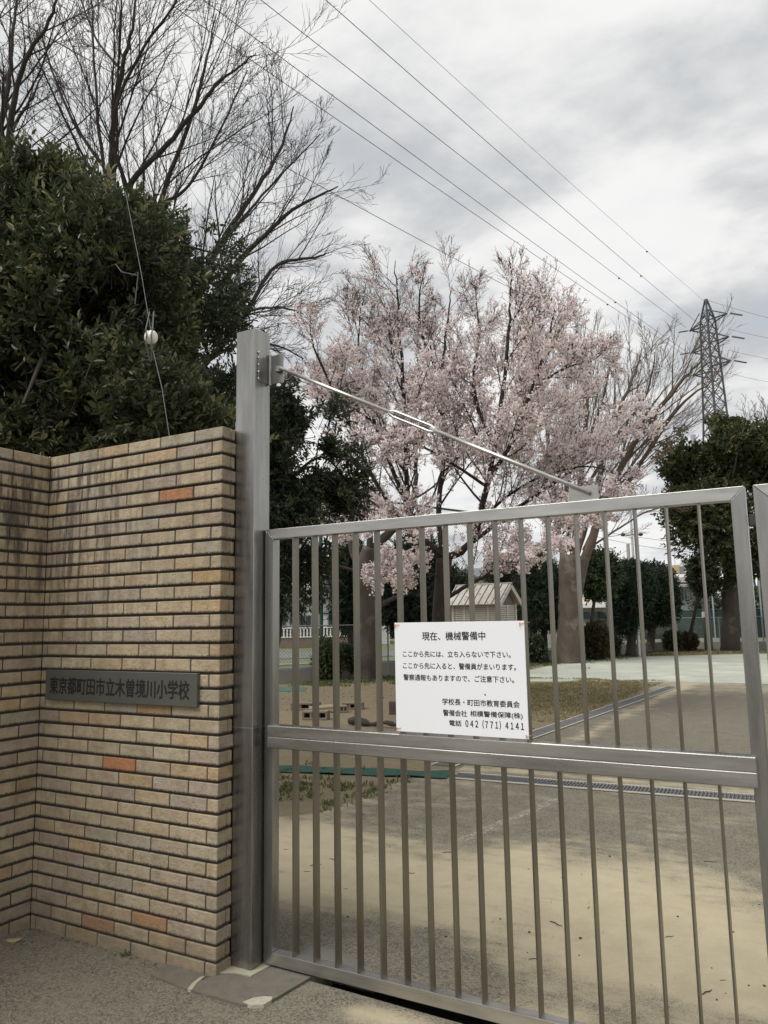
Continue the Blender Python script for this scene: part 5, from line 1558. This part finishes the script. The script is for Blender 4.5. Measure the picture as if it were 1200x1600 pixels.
def wire_obj(name, p0, p1, sag, r, label, cat, group, n=40, mat=None):
    p0, p1 = np.asarray(p0, float), np.asarray(p1, float)
    t = np.linspace(0, 1, n)[:, None]
    pts = p0 + (p1 - p0) * t; pts[:, 2] -= (sag * 4 * t * (1 - t))[:, 0]
    b = MB(); b.tube(pts, r, 5, caps=False)
    return tag(b.build(name, mat or WIRE, smooth=True), label, cat, group), pts
# each conductor: photo point high on the left gives its direction as it passes over the yard
GR = 'power lines from the pylon over the yard'
def far_end(px, py, hgt):
    q = G(px, py, hgt)
    return q
lines = [((1100, 470), (585, 0), 47.0, 0.018, 'thin earth wire running from the pylon tip, topmost of the power lines'),
         ((1094, 508), (518, 0), 43.0, 0.028, 'upper power line below the earth wire, leading to the highest crossarm'),
         ((1072, 512), (418, 0), 43.0, 0.028, 'power line second below the earth wire, crossing the sky diagonally'),
         ((1070, 548), (330, 0), 39.0, 0.028, 'power line third below the earth wire, passing above the cherry tree'),
         ((1066, 552), (270, 0), 39.0, 0.028, 'power line fourth below the earth wire, passing behind the cherry top'),
         ((1064, 588), (430, 245), 35.5, 0.028, 'lowest power line, crossing behind the twigs of the bare tree')]
for (a, c, hgt, r, lb) in lines:
    p0 = P(a[0], a[1], PD_ - 2); q = far_end(c[0], c[1], hgt)
    d = (q - p0); ext = p0 + d * 1.35
    o, pts = wire_obj('power_line', p0, ext, .5, r, lb, 'power line', GR)
    # small dampers clipped on the line
    b = MB(); pm = p0 + d * .33; pm[2] -= .5 * 4 * (.33 / 1.35) * (1 - .33 / 1.35)
    b.ell(pm - [0, 0, .10], (.16, .16, .10), 8, 6)
    w_ = b.build('line_damper', WIRE); w_.parent = o
for i, (py0_, py1_, lb) in enumerate(((470, 494, 'earth wire leaving the pylon tip to the right'), (508, 519, 'power line leaving the top crossarm to the right'), (541, 551, 'power line leaving the middle crossarm to the right'), (577, 587, 'power line leaving the lowest crossarm to the right'))):
    p0 = P(1108 if i == 0 else 1138, py0_ + (0 if i == 0 else 6), PD_ + 1); p1 = P(1290, py1_ + 22, PD_ + 12)
    wire_obj('power_line', p0, p1, .4, .026, lb, 'power line', 'power lines leaving the pylon to the right', 20)
# telephone wires low between the bars
GR2 = 'thin service wires over the far houses'
for i, (a, c, lb) in enumerate((((930, 838), (1075, 862), 'upper service wire sagging over the clipped trees'), ((930, 828), (1100, 850), 'service wire highest over the clipped trees'),
                                ((1040, 822), (1090, 925), 'steep service wire slanting down to the far pale house'), ((930, 882), (982, 858), 'short service wire reaching the small distant utility pole'))):
    wire_obj('service_wire', P(a[0], a[1], 58), P(c[0], c[1], 64), .15, .016, lb, 'wire', GR2, 16)

# ------------------------------------------------------------------ guy wire with porcelain insulator in front of the evergreen
gw0, gw1 = P(196, 300, 5.0), P(266, 690, 4.3)
gi = P(236, 527, 4.6)
d0 = (gi - gw0); d1 = (gw1 - gi)
t = empty('guy_wire', tuple(gi), 'steel guy wire hanging before the dark evergreen, with a white egg shaped insulator', 'guy wire')
b = MB(); b.tube([gw0, gw0 + d0 * .55 + [.02, 0, -.03], gi + [0, 0, .03]], .0024, 6); b.build('upper_strand', WIRE, t)
b = MB(); b.tube([gi - [0, 0, .03], gi + d1 * .5 + [.012, 0, 0], gw1, gw1 + d1 * .9], .0024, 6); b.build('lower_strand', WIRE, t)
b = MB(); b.ell(gi, (.040, .040, .046), 18, 14, fn=lambda d: 1 - .10 * (abs(d[0]) < .16) - .05 * (abs(d[2]) > .9)); b.build('insulator', PORCELAIN, t, smooth=True)
for s in (-1, 1):
    b = MB(); b.tube([gi + fx * s * .012 + np.array([0, -.0, .16]), gi - CF * .038 + fx * s * .020 + np.array([0, 0, .045]), gi - CF * .043 + fx * s * .014, gi - CF * .036 + fx * s * .018 - np.array([0, 0, .045]), gi + fx * s * .004 - np.array([0, 0, .15])], .004, 6)
    b.build('wire_loop', WIRE, t)
b = MB(); b.tube([P(206, 430, 4.75), P(216, 425, 4.7), P(211, 475, 4.7)], .003, 5); b.build('loose_end', WIRE_G, t)
b = MB(); b.tube([P(181, 413, 4.8), P(190, 425, 4.75), P(214, 430, 4.72)], .003, 5); b.build('loose_end', WIRE_G, t)

# ------------------------------------------------------------------ grass, litter
def blades(name, xy, hgt, seed, mat, label, wd=.006):
    rs = np.random.RandomState(seed); n = len(xy)
    base = np.stack([xy[:, 0], xy[:, 1], hz(xy[:, 0], xy[:, 1])], 1)
    d = rs.normal(size=(n, 3)) * [.55, .55, 0] + [0, 0, 1]; d /= np.linalg.norm(d, axis=1, keepdims=True)
    s = np.cross(d, rs.normal(size=(n, 3))); s /= np.linalg.norm(s, axis=1, keepdims=True)
    h = hgt * rs.uniform(.5, 1.2, n)[:, None]
    bend = rs.normal(size=(n, 3)) * [.3, .3, 0] * h
    V = np.stack([base - s * wd, base + s * wd, base + d * h * .6 + s * wd * .7 , base + d * h + bend], 1)
    o = fast_mesh(name, V.reshape(-1, 3), 4, mat, None, rs.rand(n))
    return tag(o, label, 'grass', None, 'stuff')
rs = np.random.RandomState(12)
def clumps(n, per, fx_, rad):
    c = fx_(n); k = np.repeat(c, per, 0)
    return k + rs.normal(size=k.shape) * rad
def weedy(n):
    x = rs.uniform(-3.6, -1.15, n * 6); y = rs.uniform(2.35, 4.1, n * 6)
    p = np.stack([x, y], 1); w_ = np.exp(-((y - 2.95 - .15 * (x + 2)) / .42) ** 2) * np.exp(-((x + 2.0) / .9) ** 2) + .12
    return p[rs.rand(n * 6) < w_ * .8][:n]
blades('grass', clumps(130, 22, weedy, .035), .045, 1, GRASS_G, 'short green weeds and grass tufts in the dirt just inside the gate', .0035)
def lawn(n):
    x = rs.uniform(-6, -1.15, n * 3); y = rs.uniform(8, 16.2, n * 3); p = np.stack([x, y], 1)
    m = (vnoise(p, .9, 2) > .42) & (x > -4.3 - .2 * (y - 12)) & (rs.rand(n * 3) < np.clip((y - 7.5) / 3.5, 0, 1))
    return p[m][:n]
blades('grass', clumps(1500, 14, lawn, .07), .045, 2, GRASS_D, 'dry yellow green lawn before the pale court', .006)
def verge(n):
    t_ = rs.rand(n); a = np.array([[-9.3, 12.6], [-8.1, 15.9], [-6.5, 22.8], [-4.8, 29.3], [-3.5, 33.9]])
    u = t_ * 4; i = np.minimum(u.astype(int), 3); p = a[i] + (a[i + 1] - a[i]) * (u - i)[:, None]
    return p + np.stack([np.abs(rs.normal(size=n)) * .7 + .15, rs.normal(size=n) * .3], 1)
blades('grass', clumps(900, 16, verge, .10), .075, 3, GRASS_G, 'rough grass fringe along the foot of the mesh fence', .009)
def farv(n):
    return np.stack([rs.uniform(-4, 6, n), 0 * rs.rand(n)], 1)
xx_ = rs.uniform(-3.9, 7, 9000); yb = np.interp(xx_, [-3.9, -.2, 5, 7], [28.2, 30.6, 32.3, 32.8]) + rs.rand(9000) * 2.2
blades('grass', np.stack([xx_, yb], 1), .08, 4, GRASS_D, 'dry grass strip along the far edge of the court', .012)
# leaf litter in the dirt and along the wall foot
rs = np.random.RandomState(77)
n = 1500
xy = np.stack([rs.uniform(-9, -1.1, n), rs.uniform(2.2, 15, n)], 1); xy = xy[(vnoise(xy, 1.1, 2) > .45) & (xy[:, 0] > -9.2 + .32 * (xy[:, 1] - 12.3))]
wf = np.stack([rs.uniform(-1.34, -.15, 60), YW - np.abs(rs.normal(size=60)) * .05 - .01], 1)
yd = np.stack([rs.uniform(-1.1, 3.0, 90), rs.uniform(.4, 4.0, 90)], 1)
xy = np.concatenate([xy, wf, yd])
base = np.stack([xy[:, 0], xy[:, 1], hz(xy[:, 0], xy[:, 1]) + .004], 1)
d = rs.normal(size=(len(xy), 3)); d[:, 2] *= .12
siz = np.where(np.arange(len(xy)) < len(xy) - 150, rs.uniform(.025, .06, len(xy)), rs.uniform(.006, .018, len(xy)))
LITTER = material('dry leaf litter', f_leaf([(.06, .042, .026), (.17, .125, .075), (.30, .25, .17)], .8, .1))
o = fast_mesh('leaf_litter', leaf_faces(rs, base, d, siz, .45), 4, LITTER, None, np.repeat(rs.rand(len(xy)), 2))
tag(o, 'scattered dry brown leaves on the dirt and along the wall foot', 'leaf litter', None, 'stuff')
# fallen twigs and dark pebbles on the sand, each its own object
tw_spots = [(1130, 1532, 8), (1105, 1551, 34), (835, 1499, 4), (1060, 1252, 5), (493, 1355, 20), (520, 1346, -30), (480, 1365, 12), (868, 1445, -55), (640, 1368, 2), (1046, 1465, 15), (540, 1392, 40), (600, 1240, -20), (462, 1322, 25), (447, 1330, -10), (700, 1335, 10), (565, 1275, 15), (920, 1420, 60), (1110, 1350, -12)]
TW = None
for i, (px, py, an) in enumerate(tw_spots):
    q = G(px, py, -.01)
    if TW is None:
        b = MB(); b.tube([(-.045, 0, .004), (-.01, .005, .006), (.02, -.003, .005), (.05, .004, .004)], [.0022, .003, .0026, .0014], 5)
        TW = b.build('fallen_twig', BARK_DARK); o = TW
    else:
        o = TW.copy(); COL.objects.link(o)
    o.location = (q[0], q[1], float(hz(q[0], q[1]))); o.rotation_euler = (0, 0, R(an) + RZ0); sc_ = .35 + (i * 37 % 10) / 18; o.scale = (sc_, sc_, sc_)
    tag(o, 'small dry brown twig lying on the sandy drive inside the gate', 'twig', 'fallen twigs on the sandy drive')
pb_spots = [(1134, 1552), (1120, 1562), (1059, 1434), (953, 1341), (905, 1493), (782, 1438), (827, 1458), (1112, 1513), (1146, 1458), (697, 1466), (824, 1489), (1170, 1540), (1194, 1541), (907, 1467), (1107, 1290), (1120, 1290), (1143, 1130), (998, 1145), (880, 1213)]
PBL = None
for i, (px, py) in enumerate(pb_spots):
    q = G(px, py, -.01)
    if PBL is None:
        b = MB(); b.ell((0, 0, .004), (.011, .009, .007), 9, 6, fn=lambda d: 1 + .15 * math.sin(5 * d[0] + 3 * d[1]))
        PBL = b.build('pebble', plain('dark pebble', (.05, .043, .036), .8), smooth=True); o = PBL
    else:
        o = PBL.copy(); COL.objects.link(o)
    o.location = (q[0], q[1], float(hz(q[0], q[1]))); o.rotation_euler = (0, 0, i * 1.3); s_ = .28 + (i * 53 % 10) / 22; o.scale = (s_, s_, s_)
    tag(o, 'tiny dark pebble or crumb on the drive inside the gate', 'pebble', 'dark pebbles on the drive')
q = G(20, 1473, 0)
V, F = leaf_card((q[0] - .06, q[1], .004), (.95, .2, .08), (-.2, .95, .1), .11, .03)
b = MB().add(V, F); o = b.build('dry_leaf', plain('dry leaf', (.30, .24, .13), .8)); o.data.attributes.new('rnd', 'FLOAT', 'FACE')
tag(o, 'dry tan leaf lying in the wall corner at the left edge', 'leaf')
